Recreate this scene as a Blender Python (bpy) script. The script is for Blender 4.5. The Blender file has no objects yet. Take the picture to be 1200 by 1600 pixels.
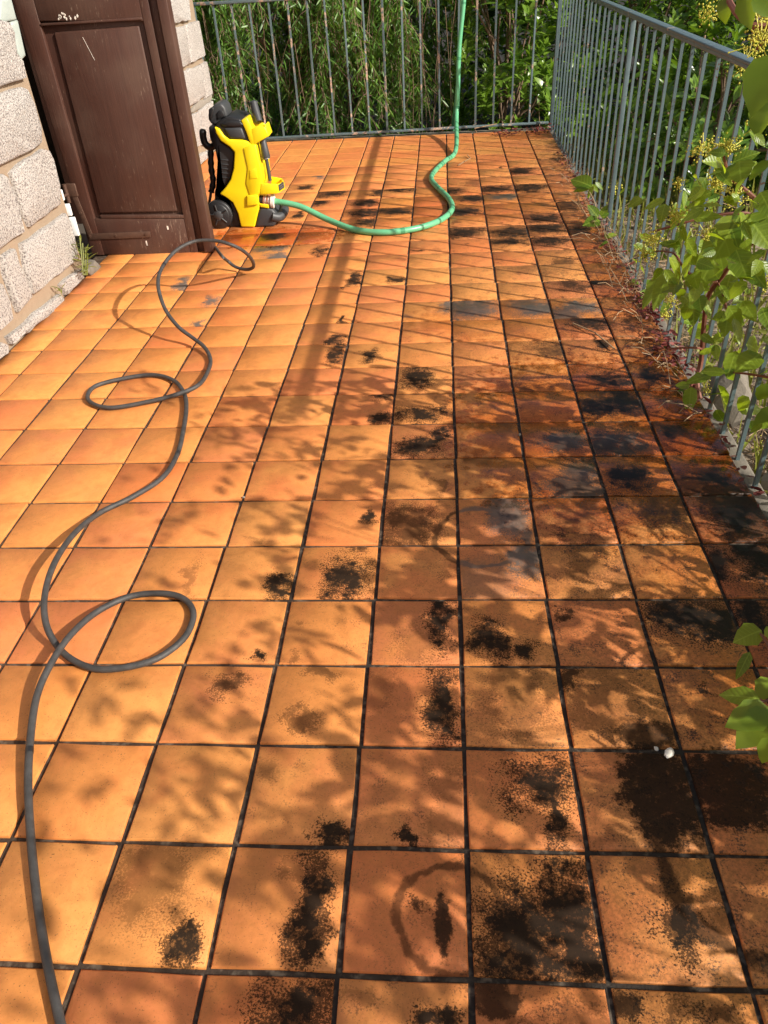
import bpy, bmesh, math, random
import numpy as np
from mathutils import Vector, Matrix, noise as mnoise
random.seed(11); rng = np.random.default_rng(5)
S = bpy.context.scene
COL = S.collection

# ------------------------------------------------------------------ camera
CAM = np.array([-0.0416, -0.7107, 1.2893]); FOC = 1185.4655
_p, _y, _r = 0.6479, 0.0962, -0.0636
def _axes(p, y, r):
    cx, sx, cz, sz, cr, sr = math.cos(p), math.sin(p), math.cos(y), math.sin(y), math.cos(r), math.sin(r)
    Z = np.array([[cz, -sz, 0], [sz, cz, 0], [0, 0, 1]])
    fw, up, rt = Z @ np.array([0, cx, -sx]), Z @ np.array([0, sx, cx]), Z @ np.array([1, 0, 0])
    return cr * rt + sr * up, -sr * rt + cr * up, fw
RT, UP, FW = _axes(_p, _y, _r)
cd = bpy.data.cameras.new('camera'); cam = bpy.data.objects.new('camera', cd); COL.objects.link(cam)
cd.sensor_fit = 'VERTICAL'; cd.sensor_height = 32; cd.lens = FOC / 1600 * 32
cd.clip_start = 0.02; cd.clip_end = 400
M4 = Matrix.Identity(4)
for i, a in enumerate((RT, UP, -FW)):
    for j in range(3): M4[j][i] = a[j]
for j in range(3): M4[j][3] = CAM[j]
cam.matrix_world = M4
S.camera = cam

# ------------------------------------------------------------------ sky, sun, exposure
SUND = Vector((1, -0.5, 0.687)).normalized()          # towards the sun
EL = math.asin(SUND.z); ROT = math.atan2(SUND.x, SUND.y)
W = bpy.data.worlds.new('World'); S.world = W; W.use_nodes = True
wt = W.node_tree; sk = wt.nodes.new('ShaderNodeTexSky'); sk.sky_type = 'NISHITA'; sk.sun_disc = False
sk.sun_elevation = EL; sk.sun_rotation = ROT; sk.air_density = .8; sk.dust_density = 3.5; sk.ozone_density = .5
bg = next(n for n in wt.nodes if n.type == 'BACKGROUND'); bg.inputs[1].default_value = 0.10
wt.links.new(sk.outputs[0], bg.inputs[0])
sl = bpy.data.lights.new('sun', 'SUN'); sl.energy = 4.6; sl.angle = math.radians(0.55); sl.color = (1, 0.94, 0.84)
so = bpy.data.objects.new('sun', sl); COL.objects.link(so)
so.rotation_euler = (-SUND).to_track_quat('-Z', 'Y').to_euler()
S.view_settings.view_transform = 'Standard'; S.view_settings.look = 'None'
S.view_settings.exposure = 0.46; S.view_settings.gamma = 1

# ------------------------------------------------------------------ helpers: measured points on real planes
def ray(px, py): return FW + (px - 600) / FOC * RT - (py - 800) / FOC * UP
def G(px, py, z=0.0):
    d = ray(px, py); return CAM + (z - CAM[2]) / d[2] * d
def onY(px, py, Y):
    d = ray(px, py); return CAM + (Y - CAM[1]) / d[1] * d
def onX(px, py, X):
    d = ray(px, py); return CAM + (X - CAM[0]) / d[0] * d
def atw(px, py, w): return CAM + ray(px, py) * w
def depth(p): return float((np.asarray(p) - CAM) @ FW)
def proj(p):
    d = np.asarray(p) - CAM; w = d @ FW
    return (600 + FOC * (d @ RT) / w, 800 - FOC * (d @ UP) / w, w)
def in_frame(p, m=0):
    x, y, w = proj(p); return w > 0.05 and -m < x < 1200 + m and -m < y < 1600 + m

def U(a, b): return random.uniform(a, b)
# ------------------------------------------------------------------ object helpers
def tag(o, label=None, cat=None, group=None, kind=None):
    if label: o['label'] = label
    if cat: o['category'] = cat
    if group: o['group'] = group
    if kind: o['kind'] = kind
    return o
def empty(name, loc, label, cat, group=None, rz=0):
    o = bpy.data.objects.new(name, None); COL.objects.link(o); o.location = loc; o.rotation_euler[2] = rz
    o.empty_display_size = .1
    return tag(o, label, cat, group)
def link(name, me, parent=None):
    o = bpy.data.objects.new(name, me); COL.objects.link(o)
    if parent is not None: o.parent = parent
    return o
def mesh(name, verts, faces, mat, smooth=False):
    me = bpy.data.meshes.new(name); me.from_pydata([tuple(map(float, v)) for v in verts], [], faces)
    me.materials.append(mat)
    if smooth: me.shade_smooth()
    me.update(); return me
def root_of(o):
    while o.parent: o = o.parent
    return o
class MB:
    """collects shapes in world space; build() makes ONE mesh object, local to its parent's root"""
    def __init__(s): s.v = []; s.f = []
    def add(s, vs, fs):
        b = len(s.v); s.v += [tuple(v) for v in vs]; s.f += [tuple(i + b for i in f) for f in fs]; return s
    def box(s, x0, x1, y0, y1, z0, z1):
        v = [(x, y, z) for z in (z0, z1) for y in (y0, y1) for x in (x0, x1)]
        return s.add(v, [(0, 2, 3, 1), (4, 5, 7, 6), (0, 1, 5, 4), (2, 6, 7, 3), (0, 4, 6, 2), (1, 3, 7, 5)])
    def prism(s, front, back):
        n = len(front); 
        return s.add(list(front) + list(back), [tuple(range(n)), tuple(range(2 * n - 1, n - 1, -1))] +
                     [(i, i + n, (i + 1) % n + n, (i + 1) % n) for i in range(n)])
    def tube(s, pts, rad, seg=8, cap=True):
        P = [Vector(p) for p in pts]; n = len(P); vs = []; fs = []
        t0 = (P[1] - P[0]).normalized(); a = t0.orthogonal().normalized()
        for i in range(n):
            t = (P[min(i + 1, n - 1)] - P[max(i - 1, 0)])
            t = t.normalized() if t.length > 1e-9 else t0
            a = (a - t * a.dot(t)); a = a.normalized() if a.length > 1e-6 else t.orthogonal().normalized()
            b = t.cross(a); r = rad[i] if hasattr(rad, '__len__') else rad
            vs += [P[i] + (a * math.cos(k * 2 * math.pi / seg) + b * math.sin(k * 2 * math.pi / seg)) * r for k in range(seg)]
        for i in range(n - 1):
            fs += [(i * seg + k, i * seg + (k + 1) % seg, (i + 1) * seg + (k + 1) % seg, (i + 1) * seg + k) for k in range(seg)]
        if cap: fs += [tuple(range(seg - 1, -1, -1)), tuple((n - 1) * seg + k for k in range(seg))]
        return s.add(vs, fs)
    def build(s, name, mat, parent=None, smooth=False, bevel=0, seg=2, ang=40):
        off = Vector(root_of(parent).location) if parent is not None else Vector((0, 0, 0))
        me = mesh(name, [Vector(v) - off for v in s.v], s.f, mat)
        bm = bmesh.new(); bm.from_mesh(me); bmesh.ops.recalc_face_normals(bm, faces=bm.faces)
        if bevel:
            ed = [e for e in bm.edges if len(e.link_faces) == 2 and e.calc_face_angle(0) > math.radians(ang)]
            bmesh.ops.bevel(bm, geom=ed, offset=bevel, segments=seg, affect='EDGES', profile=.5, clamp_overlap=True)
        bm.to_mesh(me); bm.free()
        if smooth or bevel:
            me.shade_smooth()
            try: me.set_sharp_from_angle(angle=math.radians(50))
            except Exception: pass
        return link(name, me, parent)
def spline(pts, step=.02):
    P = [np.array(p, float) for p in pts]; P = [2 * P[0] - P[1]] + P + [2 * P[-1] - P[-2]]; out = []
    for i in range(1, len(P) - 2):
        p0, p1, p2, p3 = P[i - 1:i + 3]; n = max(2, int(np.linalg.norm(p2 - p1) / step))
        for k in range(n):
            t = k / n
            out.append(.5 * (2 * p1 + (p2 - p0) * t + (2 * p0 - 5 * p1 + 4 * p2 - p3) * t * t + (3 * p1 - p0 - 3 * p2 + p3) * t ** 3))
    out.append(P[-2]); return out

# ------------------------------------------------------------------ material helper
class NT:
    def __init__(s, name):
        s.m = bpy.data.materials.new(name); s.m.use_nodes = True; s.t = s.m.node_tree
        s.p = next(n for n in s.t.nodes if n.type == 'BSDF_PRINCIPLED'); s.out = next(n for n in s.t.nodes if n.type == 'OUTPUT_MATERIAL')
        s._geo = s._tc = s._oi = None
    def n(s, t, **k):
        x = s.t.nodes.new('ShaderNode' + t)
        for a, b in k.items(): setattr(x, a, b)
        return x
    def put(s, sock, v):
        if v is None: return
        if hasattr(v, 'is_output'): s.t.links.new(v, sock)
        elif isinstance(v, (tuple, list)) and sock.type == 'RGBA' and len(v) == 3: sock.default_value = (*v, 1)
        else: sock.default_value = v
    def math(s, op, a, b=None, c=None, clamp=False):
        x = s.n('Math', operation=op, use_clamp=clamp)
        for i, v in enumerate((a, b, c)): s.put(x.inputs[i], v)
        return x.outputs[0]
    def vec(s, op, a, b=None, out=0):
        x = s.n('VectorMath', operation=op); s.put(x.inputs[0], a); s.put(x.inputs[1], b)
        return x.outputs['Value'] if op in ('LENGTH', 'DOT_PRODUCT', 'DISTANCE') else x.outputs[0]
    def mix(s, f, a, b, blend='MIX'):
        x = s.n('Mix', data_type='RGBA', blend_type=blend, clamp_factor=True)
        s.put(x.inputs[0], f); s.put(x.inputs[6], a); s.put(x.inputs[7], b); return x.outputs[2]
    def noise(s, scale, vec=None, detail=2, rough=.5, dist=0, w=None):
        x = s.n('TexNoise'); 
        if w is not None: x.noise_dimensions = '4D'; s.put(x.inputs['W'], w)
        s.put(x.inputs['Vector'], vec if vec is not None else s.pos)
        s.put(x.inputs['Scale'], scale); s.put(x.inputs['Detail'], detail); s.put(x.inputs['Roughness'], rough); s.put(x.inputs['Distortion'], dist)
        return x.outputs[0]
    def step(s, v, a, b, lo=0., hi=1.):
        x = s.n('MapRange', interpolation_type='SMOOTHSTEP'); s.put(x.inputs[0], v)
        for i, q in enumerate((a, b, lo, hi)): s.put(x.inputs[i + 1], q)
        return x.outputs[0]
    @property
    def pos(s):
        if not s._geo: s._geo = s.n('NewGeometry')
        return s._geo.outputs['Position']
    @property
    def obj(s):
        if not s._tc: s._tc = s.n('TexCoord')
        return s._tc.outputs['Object']
    @property
    def rnd(s):
        if not s._oi: s._oi = s.n('ObjectInfo')
        return s._oi.outputs['Random']
    def attr(s, name):
        x = s.n('Attribute', attribute_type='OBJECT', attribute_name=name); return x.outputs['Vector']
    def sep(s, v):
        x = s.n('SeparateXYZ'); s.put(x.inputs[0], v); return x.outputs
    def bump(s, h, strength=.3, dist=.01):
        x = s.n('Bump'); s.put(x.inputs['Height'], h); x.inputs['Strength'].default_value = strength; x.inputs['Distance'].default_value = dist
        s.t.links.new(x.outputs[0], s.p.inputs['Normal']); return x
    def set(s, **k):
        for a, v in k.items(): s.put(s.p.inputs[a.replace('_', ' ')], v)
        return s

def simple(name, col, rough=.5, spec=.5, metal=0, var=.15, vs=30, bump=0, bs=120):
    N = NT(name); c2 = tuple(x * (1 - var) for x in col); c1 = tuple(min(1, x * (1 + var)) for x in col)
    N.set(Base_Color=N.mix(N.noise(vs, detail=4), c2, c1), Roughness=rough, Metallic=metal)
    N.p.inputs['Specular IOR Level'].default_value = spec
    if bump: N.bump(N.noise(bs, detail=3), bump, .002)
    return N.m

# --- terracotta tile
def tile_material(field=False):
    N = NT('terracotta'); P = N.pos; O = N.obj; R = N.rnd
    if field:
        wnz = N.n('TexWhiteNoise', noise_dimensions='2D'); N.put(wnz.inputs['Vector'], N.vec('FLOOR', N.vec('DIVIDE', P, (.21, .21, 1.)))); R = wnz.outputs['Value']
    R7 = N.math('MULTIPLY', R, 57.)
    low = N.noise(7, O, 5, .62, .6, w=R7)                      # flash gradient inside each tile
    flash = N.step(N.math('ADD', low, N.math('MULTIPLY', N.math('FRACT', N.math('MULTIPLY', R, 13.7)), .42)), .48, .98)
    ochre = N.mix(N.math('FRACT', N.math('MULTIPLY', R, 7.3)), (.71, .295, .076), (.66, .245, .060))
    red = N.mix(N.math('FRACT', N.math('MULTIPLY', R, 3.1)), (.64, .185, .050), (.60, .190, .066))
    base = N.mix(flash, ochre, red)
    mot = N.noise(38, P, 5, .65)
    base = N.mix(N.step(mot, .38, .72, 0, .55), base, N.mix(.5, base, (.42, .14, .028)))
    base = N.mix(N.step(N.noise(11, P, 6, .75, .8), .44, .64, 0, .6), base, N.mix(.5, base, (.36, .13, .03)))
    pit = N.step(N.math('ADD', N.noise(300, P, 2, .55), N.math('MULTIPLY', N.noise(18, P, 3, .6), .12)), .715, .77)
    base = N.mix(N.math('MULTIPLY', pit, .7), base, (.10, .045, .015))
    fine = N.noise(420, P, 2, .6); fin2 = N.noise(130, P, 4, .7); mid = N.noise(26, P, 5, .65); big = N.noise(5, P, 3, .55)
    px, py, pz = N.sep(P)
    # dirt grows towards the shrub side
    xg = N.step(N.math('ADD', px, N.math('MULTIPLY', N.math('SUBTRACT', big, .5), 1.1)), -1.0, .75)
    spk = N.noise(250, P, 3, .7)
    speck = N.step(N.math('ADD', spk, N.math('ADD', N.math('MULTIPLY', N.math('SUBTRACT', mid, .5), .75), N.math('MULTIPLY', xg, .10))), .66, .73)
    speck = N.math('MULTIPLY', speck, N.math('ADD', .22, N.math('MULTIPLY', xg, .78)))
    haze = N.step(N.math('ADD', fin2, N.math('MULTIPLY', xg, .22)), .56, .86, 0, .55)
    haze = N.math('MULTIPLY', haze, xg)
    base = N.mix(haze, base, (.15, .070, .020))
    edge = N.step(N.math('ADD', px, N.math('MULTIPLY', N.math('SUBTRACT', mid, .5), .45)), .62, .86, 0, .5)
    base = N.mix(edge, base, (.045, .022, .010))
    base = N.mix(N.math('MULTIPLY', speck, .85), base, (.03, .02, .012))
    # per-tile stains (own place, size and strength on every tile)
    gran = N.math('ADD', N.math('MULTIPLY', N.math('SUBTRACT', N.noise(70, P, 8, .82), .5), 6.0), N.math('MULTIPLY', N.math('SUBTRACT', N.noise(20, P, 5, .68), .5), 4.6))
    wn = N.n('TexNoise'); N.put(wn.inputs['Vector'], P); wn.inputs['Scale'].default_value = 16; wn.inputs['Detail'].default_value = 3
    wv = N.vec('MULTIPLY', N.vec('SUBTRACT', wn.outputs['Color'], (.5, .5, .5)), (.13, .13, 0.))
    OW = N.vec('ADD', O, wv); PW = N.vec('ADD', P, N.vec('MULTIPLY', wv, (.35, .35, 0.)))
    masks = []
    for k in 'ab':
        c = N.attr('stain_%s_at' % k); r = N.attr('stain_%s_size' % k)
        rx, ry, st = N.sep(r)
        cmb = N.n('CombineXYZ'); N.put(cmb.inputs[0], rx); N.put(cmb.inputs[1], ry)
        q = N.vec('ABSOLUTE', N.vec('MULTIPLY', N.vec('SUBTRACT', OW, c), cmb.outputs[0])); qx, qy, _z = N.sep(q)
        d = N.math('POWER', N.math('ADD', N.math('POWER', qx, 2.6), N.math('POWER', qy, 2.6)), .385)
        m = N.step(N.math('ADD', N.math('MULTIPLY', N.math('SUBTRACT', .98, d), 1.7), gran), .0, .75)
        halo = N.math('MULTIPLY', N.step(N.math('ADD', spk, N.math('MULTIPLY', N.math('SUBTRACT', 1.9, d), .22)), .66, .74), N.step(d, 2.4, 1.2))
        m = N.math('MAXIMUM', m, N.math('MULTIPLY', halo, .85))
        masks.append(N.math('MULTIPLY', m, st, clamp=True))
    # large marks that run over several tiles: moss patches and the rings left by flower pots
    def blob(cx, cy, rx, ry, soft=.35, amt=1.):
        d = N.vec('LENGTH', N.vec('MULTIPLY', N.vec('SUBTRACT', PW, (cx, cy, 0.)), (1 / rx, 1 / ry, 0.)))
        return N.math('MULTIPLY', N.step(N.math('ADD', N.math('MULTIPLY', N.math('SUBTRACT', 1., d), 1.6), N.math('MULTIPLY', gran, .40)), 0., soft), amt)
    def ring(cx, cy, r, w, amt=.8, rot=0):
        d = N.vec('LENGTH', N.vec('MULTIPLY', N.vec('SUBTRACT', PW, (cx, cy, 0.)), (1., 1., 0.)))
        q = N.math('DIVIDE', N.math('ABSOLUTE', N.math('SUBTRACT', d, r)), w)
        return N.math('MULTIPLY', N.step(N.math('ADD', N.math('SUBTRACT', 1., q), N.math('MULTIPLY', gran, .30)), -.1, .65), amt)
    for a in MOSS: masks.append(blob(*a))
    for a in RINGS: masks.append(ring(*a))
    m = masks[0]
    for q in masks[1:]: m = N.math('MAXIMUM', m, q)
    m = N.math('MULTIPLY', m, N.step(N.noise(48, P, 6, .75), .26, .46, .68, 1.))
    gr, we, _ = N.sep(N.attr('grey_sheen'))
    dark = N.mix(N.noise(60, P, 3, .6), (.008, .007, .006), (.022, .015, .009))
    dark = N.mix(gr, dark, N.mix(N.noise(22, P, 4, .6), (.05, .043, .037), (.155, .13, .11)))
    base = N.mix(N.math('MULTIPLY', m, .98), base, dark)
    # wet film
    wet = None
    for (cx, cy, rx, ry, a) in WET:
        d = N.vec('LENGTH', N.vec('MULTIPLY', N.vec('SUBTRACT', P, (cx, cy, 0.)), (1 / rx, 1 / ry, 0.)))
        b = N.math('MULTIPLY', N.step(N.math('ADD', N.math('SUBTRACT', 1., d), N.math('MULTIPLY', N.math('SUBTRACT', mid, .5), 1.6)), -.05, .35), a)
        wet = b if wet is None else N.math('MAXIMUM', wet, b)
    wet = N.math('MAXIMUM', wet, we)
    g = N.n('Gamma'); N.put(g.inputs[0], base); g.inputs[1].default_value = 1.3
    base = N.mix(wet, base, N.mix(1., g.outputs[0], (.72, .66, .60), 'MULTIPLY'))
    N.set(Base_Color=base, Roughness=N.math('SUBTRACT', N.math('ADD', N.math('ADD', .46, N.math('MULTIPLY', N.math('MULTIPLY', m, N.math('SUBTRACT', 1., gr)), .3)), N.math('MULTIPLY', mid, .18)), N.math('MULTIPLY', wet, .42)))
    N.put(N.p.inputs['Specular IOR Level'], N.math('MULTIPLY', .42, N.math('SUBTRACT', 1., N.math('MULTIPLY', m, N.math('SUBTRACT', .75, N.math('MULTIPLY', N.math('MAXIMUM', wet, gr), .6))))))
    h = N.math('ADD', N.math('MULTIPLY', mot, .8), N.math('ADD', N.math('SUBTRACT', N.math('MULTIPLY', fine, .25), N.math('MULTIPLY', pit, .5)), N.math('ADD', N.math('MULTIPLY', m, .5), N.math('MULTIPLY', low, .15))))
    N.bump(N.math('MULTIPLY', h, N.math('SUBTRACT', 1., N.math('MULTIPLY', wet, .75))), .32, .004)
    return N.m

def g2(px, py): p = G(px, py); return float(p[0]), float(p[1])
def gsize(px, py, hx, hy):
    a = G(px, py); return float(abs(G(px + hx, py)[0] - a[0])), float(abs(G(px, py - hy)[1] - a[1]))
MOSS = []
for px, py, hx, hy, so_, am in [(1030, 1235, 75, 95, .5, .97), (1140, 1230, 90, 70, .5, .95), (1010, 1150, 60, 30, .6, .9), (1150, 800, 60, 60, .6, .8),
                                (1085, 1420, 40, 50, .5, .0), (770, 1560, 45, 35, .5, .9), (690, 1440, 14, 60, .5, .95)]:
    x, y = g2(px, py); a, b = gsize(px, py, hx, hy); MOSS.append((x, y, a, b, so_, am))
RINGS = []
for px, py, hx, w, am in [(702, 1432, 84, .009, .7), (752, 838, 72, .012, .8), (1200, 1350, 165, .020, .85), (895, 1590, 95, .008, .5)]:
    x, y = g2(px, py); a, b = gsize(px, py, hx, 10); RINGS.append((x, y, a, w, am))
WET = [(.80, 1.45, .30, .75, .95), (.80, 2.9, .20, 1.1, .6), (-1.0, 3.50, .50, .20, .9), (.72, .55, .35, .5, .5), (.42, 1.40, .50, .62, .85), (.25, 2.3, .5, .25, .5), (.1, 3.95, .75, .35, .45), (.65, 5.85, .25, .2, .5)]
M_TILE = tile_material(); M_TILEF = tile_material(True)

N = NT('grout'); x_ = N.sep(N.pos)[0]
gcol = N.mix(N.step(N.math('ADD', x_, N.math('MULTIPLY', N.math('SUBTRACT', N.noise(3), .5), 1.2)), -1.2, .1), (.055, .032, .018), (.026, .018, .012))
gcol = N.mix(N.step(N.noise(60, detail=4), .5, .68, 0, .7), gcol, (.15, .115, .08))
N.set(Base_Color=gcol, Roughness=.85); N.bump(N.noise(200, detail=4), .5, .004); M_GROUT = N.m

N = NT('granite'); v = N.n('TexVoronoi'); N.put(v.inputs['Vector'], N.pos); v.inputs['Scale'].default_value = 150
vc = N.sep(v.outputs['Color'])[0]
base = N.mix(N.noise(6, detail=3), (.48, .45, .415), (.57, .54, .505))
base = N.mix(N.step(vc, .55, .8, 0, .7), base, (.60, .56, .52))
base = N.mix(N.step(N.noise(150, detail=3, rough=.7), .50, .58, 0, .9), base, (.13, .105, .10))
base = N.mix(N.step(N.noise(45, detail=4), .55, .8, 0, .4), base, (.46, .36, .29))
N.set(Base_Color=base, Roughness=.82); N.bump(N.math('ADD', N.noise(70, detail=6, rough=.75), N.math('MULTIPLY', vc, .3)), .9, .012); M_GRANITE = N.m
N = NT('sand_mortar'); N.set(Base_Color=N.mix(N.noise(25, detail=5, rough=.7), (.25, .18, .12), (.35, .265, .185)), Roughness=.9); N.bump(N.noise(160, detail=5), .6, .006); M_MORTAR = N.m
M_CEMENT = simple('grey_cement', (.26, .235, .20), .9, .3, var=.3, bump=.6)
M_PLASTER = simple('pale_painted_plaster', (.36, .41, .38), .7, .4, var=.12, bump=.3)
M_CONC = simple('concrete_kerb', (.16, .14, .115), .88, .3, var=.6, vs=26, bump=.9)
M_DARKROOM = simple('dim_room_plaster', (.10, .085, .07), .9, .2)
M_WHITE = simple('white_enamel', (.75, .78, .78), .4)

# --- old brown varnished wood
N = NT('brown_wood'); st = N.n('VectorMath', operation='MULTIPLY'); N.put(st.inputs[0], N.pos); st.inputs[1].default_value = (26, 26, 1.6)
gr = N.noise(3, st.outputs[0], 6, .65, .6); bl = N.noise(5, detail=4)
base = N.mix(gr, (.032, .0115, .008), (.088, .035, .022)); base = N.mix(N.step(bl, .4, .75, 0, .55), base, (.095, .052, .034))
st2 = N.n('VectorMath', operation='MULTIPLY'); N.put(st2.inputs[0], N.pos); st2.inputs[1].default_value = (90, 90, 12)
scr = N.step(N.math('ADD', N.noise(1.6, st2.outputs[0], 4, .7), N.math('ADD', N.math('MULTIPLY', N.math('SUBTRACT', N.noise(4), .5), .35), N.step(N.sep(N.pos)[2], .5, .0, 0, .06))), .665, .74, 0, .38)
base = N.mix(scr, base, (.36, .26, .19))
N.set(Base_Color=base, Roughness=N.step(bl, .3, .7, .5, .72)); N.bump(gr, .35, .003); M_WOOD = N.m
M_IRON = simple('old_painted_iron', (.085, .045, .03), .6, .4, .2, .4, 40, .5)

# --- rail paint
def rail_mat(name, rust):
    N = NT(name); base = N.mix(N.noise(30, detail=4), (.072, .108, .118), (.12, .170, .182))
    s = N.n('VectorMath', operation='MULTIPLY'); N.put(s.inputs[0], N.pos); s.inputs[1].default_value = (1, 1, 1.1)
    f = N.noise(9, s.outputs[0], 5, .7)
    base = N.mix(N.step(f, .62 - rust, .70 - rust), base, N.mix(N.noise(45, detail=3), (.62, .52, .43), (.30, .13, .06)))
    base = N.mix(N.step(N.noise(55, detail=4), .66, .7), base, (.08, .045, .03))
    N.set(Base_Color=base, Roughness=.42); N.bump(f, .2, .002); return N.m
M_RAIL = rail_mat('grey_green_rail_paint', -.02); M_RAILB = rail_mat('flaking_rail_paint', .075)

M_YEL = simple('yellow_plastic', (.86, .66, .010), .34, .5, var=.03)
M_BLK = simple('black_plastic', (.016, .016, .017), .45, .5, var=.2)
M_GREY = simple('dark_grey_plastic', (.045, .047, .05), .5, .5, var=.15)
M_RUB = simple('hose_rubber', (.052, .049, .047), .55, .4, var=.65, vs=45, bump=.4, bs=300)
M_STEEL = simple('steel', (.35, .35, .34), .35, .5, .8)
M_COP = simple('brass_ring', (.42, .20, .13), .4, .5, .3)
N = NT('green_hose'); N.set(Base_Color=N.mix(N.noise(40, detail=2), (.10, .38, .185), (.15, .45, .25)), Roughness=.33); M_GHOSE = N.m
M_GDARK = simple('hose_dark_mark', (.05, .25, .12), .4)
M_STEMR = simple('red_brown_stem', (.17, .06, .035), .6, var=.4)
M_TWIG = simple('grey_twig', (.20, .13, .085), .8, var=.4)
M_DRY = simple('dry_grass_stem', (.30, .20, .11), .8, var=.3)
M_REDL = simple('dead_red_leaf', (.13, .022, .016), .6, var=.6, vs=40)
M_BUD = simple('yellow_green_bud', (.50, .46, .05), .6, var=.4, vs=60)
M_CHALK = simple('white_chip', (.72, .66, .58), .8)

def leaf_mat(name, c0, c1, tr, rough=.38, trans=.42, spec=.5, vein=False):
    N = NT(name); f = N.math('FRACT', N.math('ADD', N.math('MULTIPLY', N.rnd, 5.3), N.noise(9, detail=3)))
    base = N.mix(f, c0, c1); base = N.mix(N.step(N.noise(70, detail=3), .5, .8, 0, .3), base, tuple(x * .55 for x in c0))
    bh = N.noise(130, detail=2)
    if vein:
        ox, oy, oz = N.sep(N.obj); ay = N.math('ABSOLUTE', oy)
        vv = N.math('ABSOLUTE', N.math('SUBTRACT', N.math('FRACT', N.math('MULTIPLY', N.math('SUBTRACT', ox, N.math('MULTIPLY', ay, .8)), 7.)), .5))
        vn = N.math('MAXIMUM', N.step(ay, .022, .008), N.math('MULTIPLY', N.step(vv, .10, .03), .6))
        base = N.mix(N.math('MULTIPLY', vn, .55), base, tuple(min(1, x * 1.8 + .03) for x in c1)); bh = N.math('ADD', N.math('MULTIPLY', bh, .4), N.math('MULTIPLY', vv, 1.5))
    N.set(Base_Color=base, Roughness=rough); N.p.inputs['Specular IOR Level'].default_value = spec
    N.bump(bh, .15 if not vein else .3, .002)
    t = N.n('BsdfTranslucent'); N.put(t.inputs[0], N.mix(f, tr, tuple(x * 1.25 for x in tr)))
    m = N.n('MixShader'); m.inputs[0].default_value = trans
    N.t.links.new(N.p.outputs[0], m.inputs[1]); N.t.links.new(t.outputs[0], m.inputs[2]); N.t.links.new(m.outputs[0], N.out.inputs[0])
    return N.m
M_LVINE = leaf_mat('vine_leaf', (.050, .125, .010), (.20, .28, .020), (.36, .48, .015))
M_LVINEV = leaf_mat('veined_vine_leaf', (.050, .125, .010), (.20, .28, .020), (.36, .48, .015), vein=True)
M_LLAU = leaf_mat('glossy_laurel_leaf', (.045, .110, .016), (.19, .31, .036), (.24, .42, .02), .28, .28, .6)
M_LWEEP = leaf_mat('narrow_willowy_leaf', (.048, .120, .020), (.155, .30, .050), (.24, .44, .03), .40, .32)
M_LHEDGE = leaf_mat('shaded_hedge_leaf', (.012, .030, .007), (.030, .060, .012), (.03, .06, .008), .7, .15, .15)  # leaf colour darkened to stand in for shade in the foliage gaps
M_LYEL = leaf_mat('yellow_green_groundcover', (.10, .15, .02), (.26, .26, .05), (.25, .28, .03), .5, .3)

# ------------------------------------------------------------------ ground and terrace
N = NT('garden_soil'); n1 = N.noise(2.2, detail=6, rough=.65); n2 = N.noise(28, detail=5, rough=.7)
base = N.mix(N.step(n1, .4, .62), (.075, .048, .030), (.30, .235, .17)); base = N.mix(N.step(n2, .45, .7, 0, .8), base, (.42, .33, .25))
base = N.mix(N.step(N.noise(6, detail=4), .55, .7, 0, .7), base, (.09, .10, .025))
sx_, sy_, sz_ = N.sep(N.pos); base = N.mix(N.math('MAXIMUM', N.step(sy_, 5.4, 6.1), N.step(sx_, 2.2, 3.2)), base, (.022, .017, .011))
N.set(Base_Color=base, Roughness=.9); N.bump(n2, .9, .03); M_SOIL = N.m
n = 60; gv = []; gf = []
for j in range(n + 1):
    for i in range(n + 1):
        u = (i / n * 2 - 1); v_ = (j / n * 2 - 1); x = 60 * u * abs(u) ; y = 60 * v_ * abs(v_) + 3
        gv.append((x, y, -.28 + .06 * mnoise.noise(Vector((x * .7, y * .7, 0)))))
gf = [(j * (n + 1) + i, j * (n + 1) + i + 1, (j + 1) * (n + 1) + i + 1, (j + 1) * (n + 1) + i) for j in range(n) for i in range(n)]
tag(link('garden_ground', mesh('garden_ground', gv, gf, M_SOIL, True)), kind='structure')

T = .21; XL, XR, YB, YF = -1.828, .822, -1.75, 6.0
slab = MB().box(-1.9, XR - .012, YB, YF, -.6, -.0065).build('terrace_floor', M_GROUT); tag(slab, kind='structure')
kerb = MB()
kerb.box(XR - .010, .872, YB, 6.16, -.6, -.012); kerb.box(-1.9, XR - .012, YF + .002, 6.16, -.6, -.010)
tag(kerb.build('kerb', M_CONC, bevel=.012), kind='structure')

# measured joint lines (they wander a little, as laid)
ROWD = {-1: (0, 6), 0: (0, 6), 1: (1.5, 5), 2: (3.5, 7), 3: (4.5, 8), 4: (1, 5), 5: (0, 8), 6: (-1, 7), 7: (-2, -1), 8: (-2, -4), 9: (-3, -5), 10: (-5, -6), 11: (-5, -7), 12: (-3, -6), 13: (-4, -8), 14: (2, -3), 15: (-1, -3)}
COLD = {-8: (-16, 4), -7: (-12, 3), -6: (-11, 4), -5: (-3, 1.3), -4: (0, 2.5), -3: (1.8, 2), -2: (2.5, 1.2), -1: (1.7, 1), 0: (-1, 1.1), 1: (-2, 1.2), 2: (0, .2), 3: (-3, 1)}
def row_y(r, x): a, b = ROWD.get(r, (0, -3 if r > 15 else 5)); return T * r + (a + b * max(-1.2, min(.8, x))) / 1000
def col_x(c, y):
    if c <= -9: return XL - .004
    if c >= 4: return XR + .004
    a, b = COLD[c]; return T * c + (a + b * y) / 1000
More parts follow.
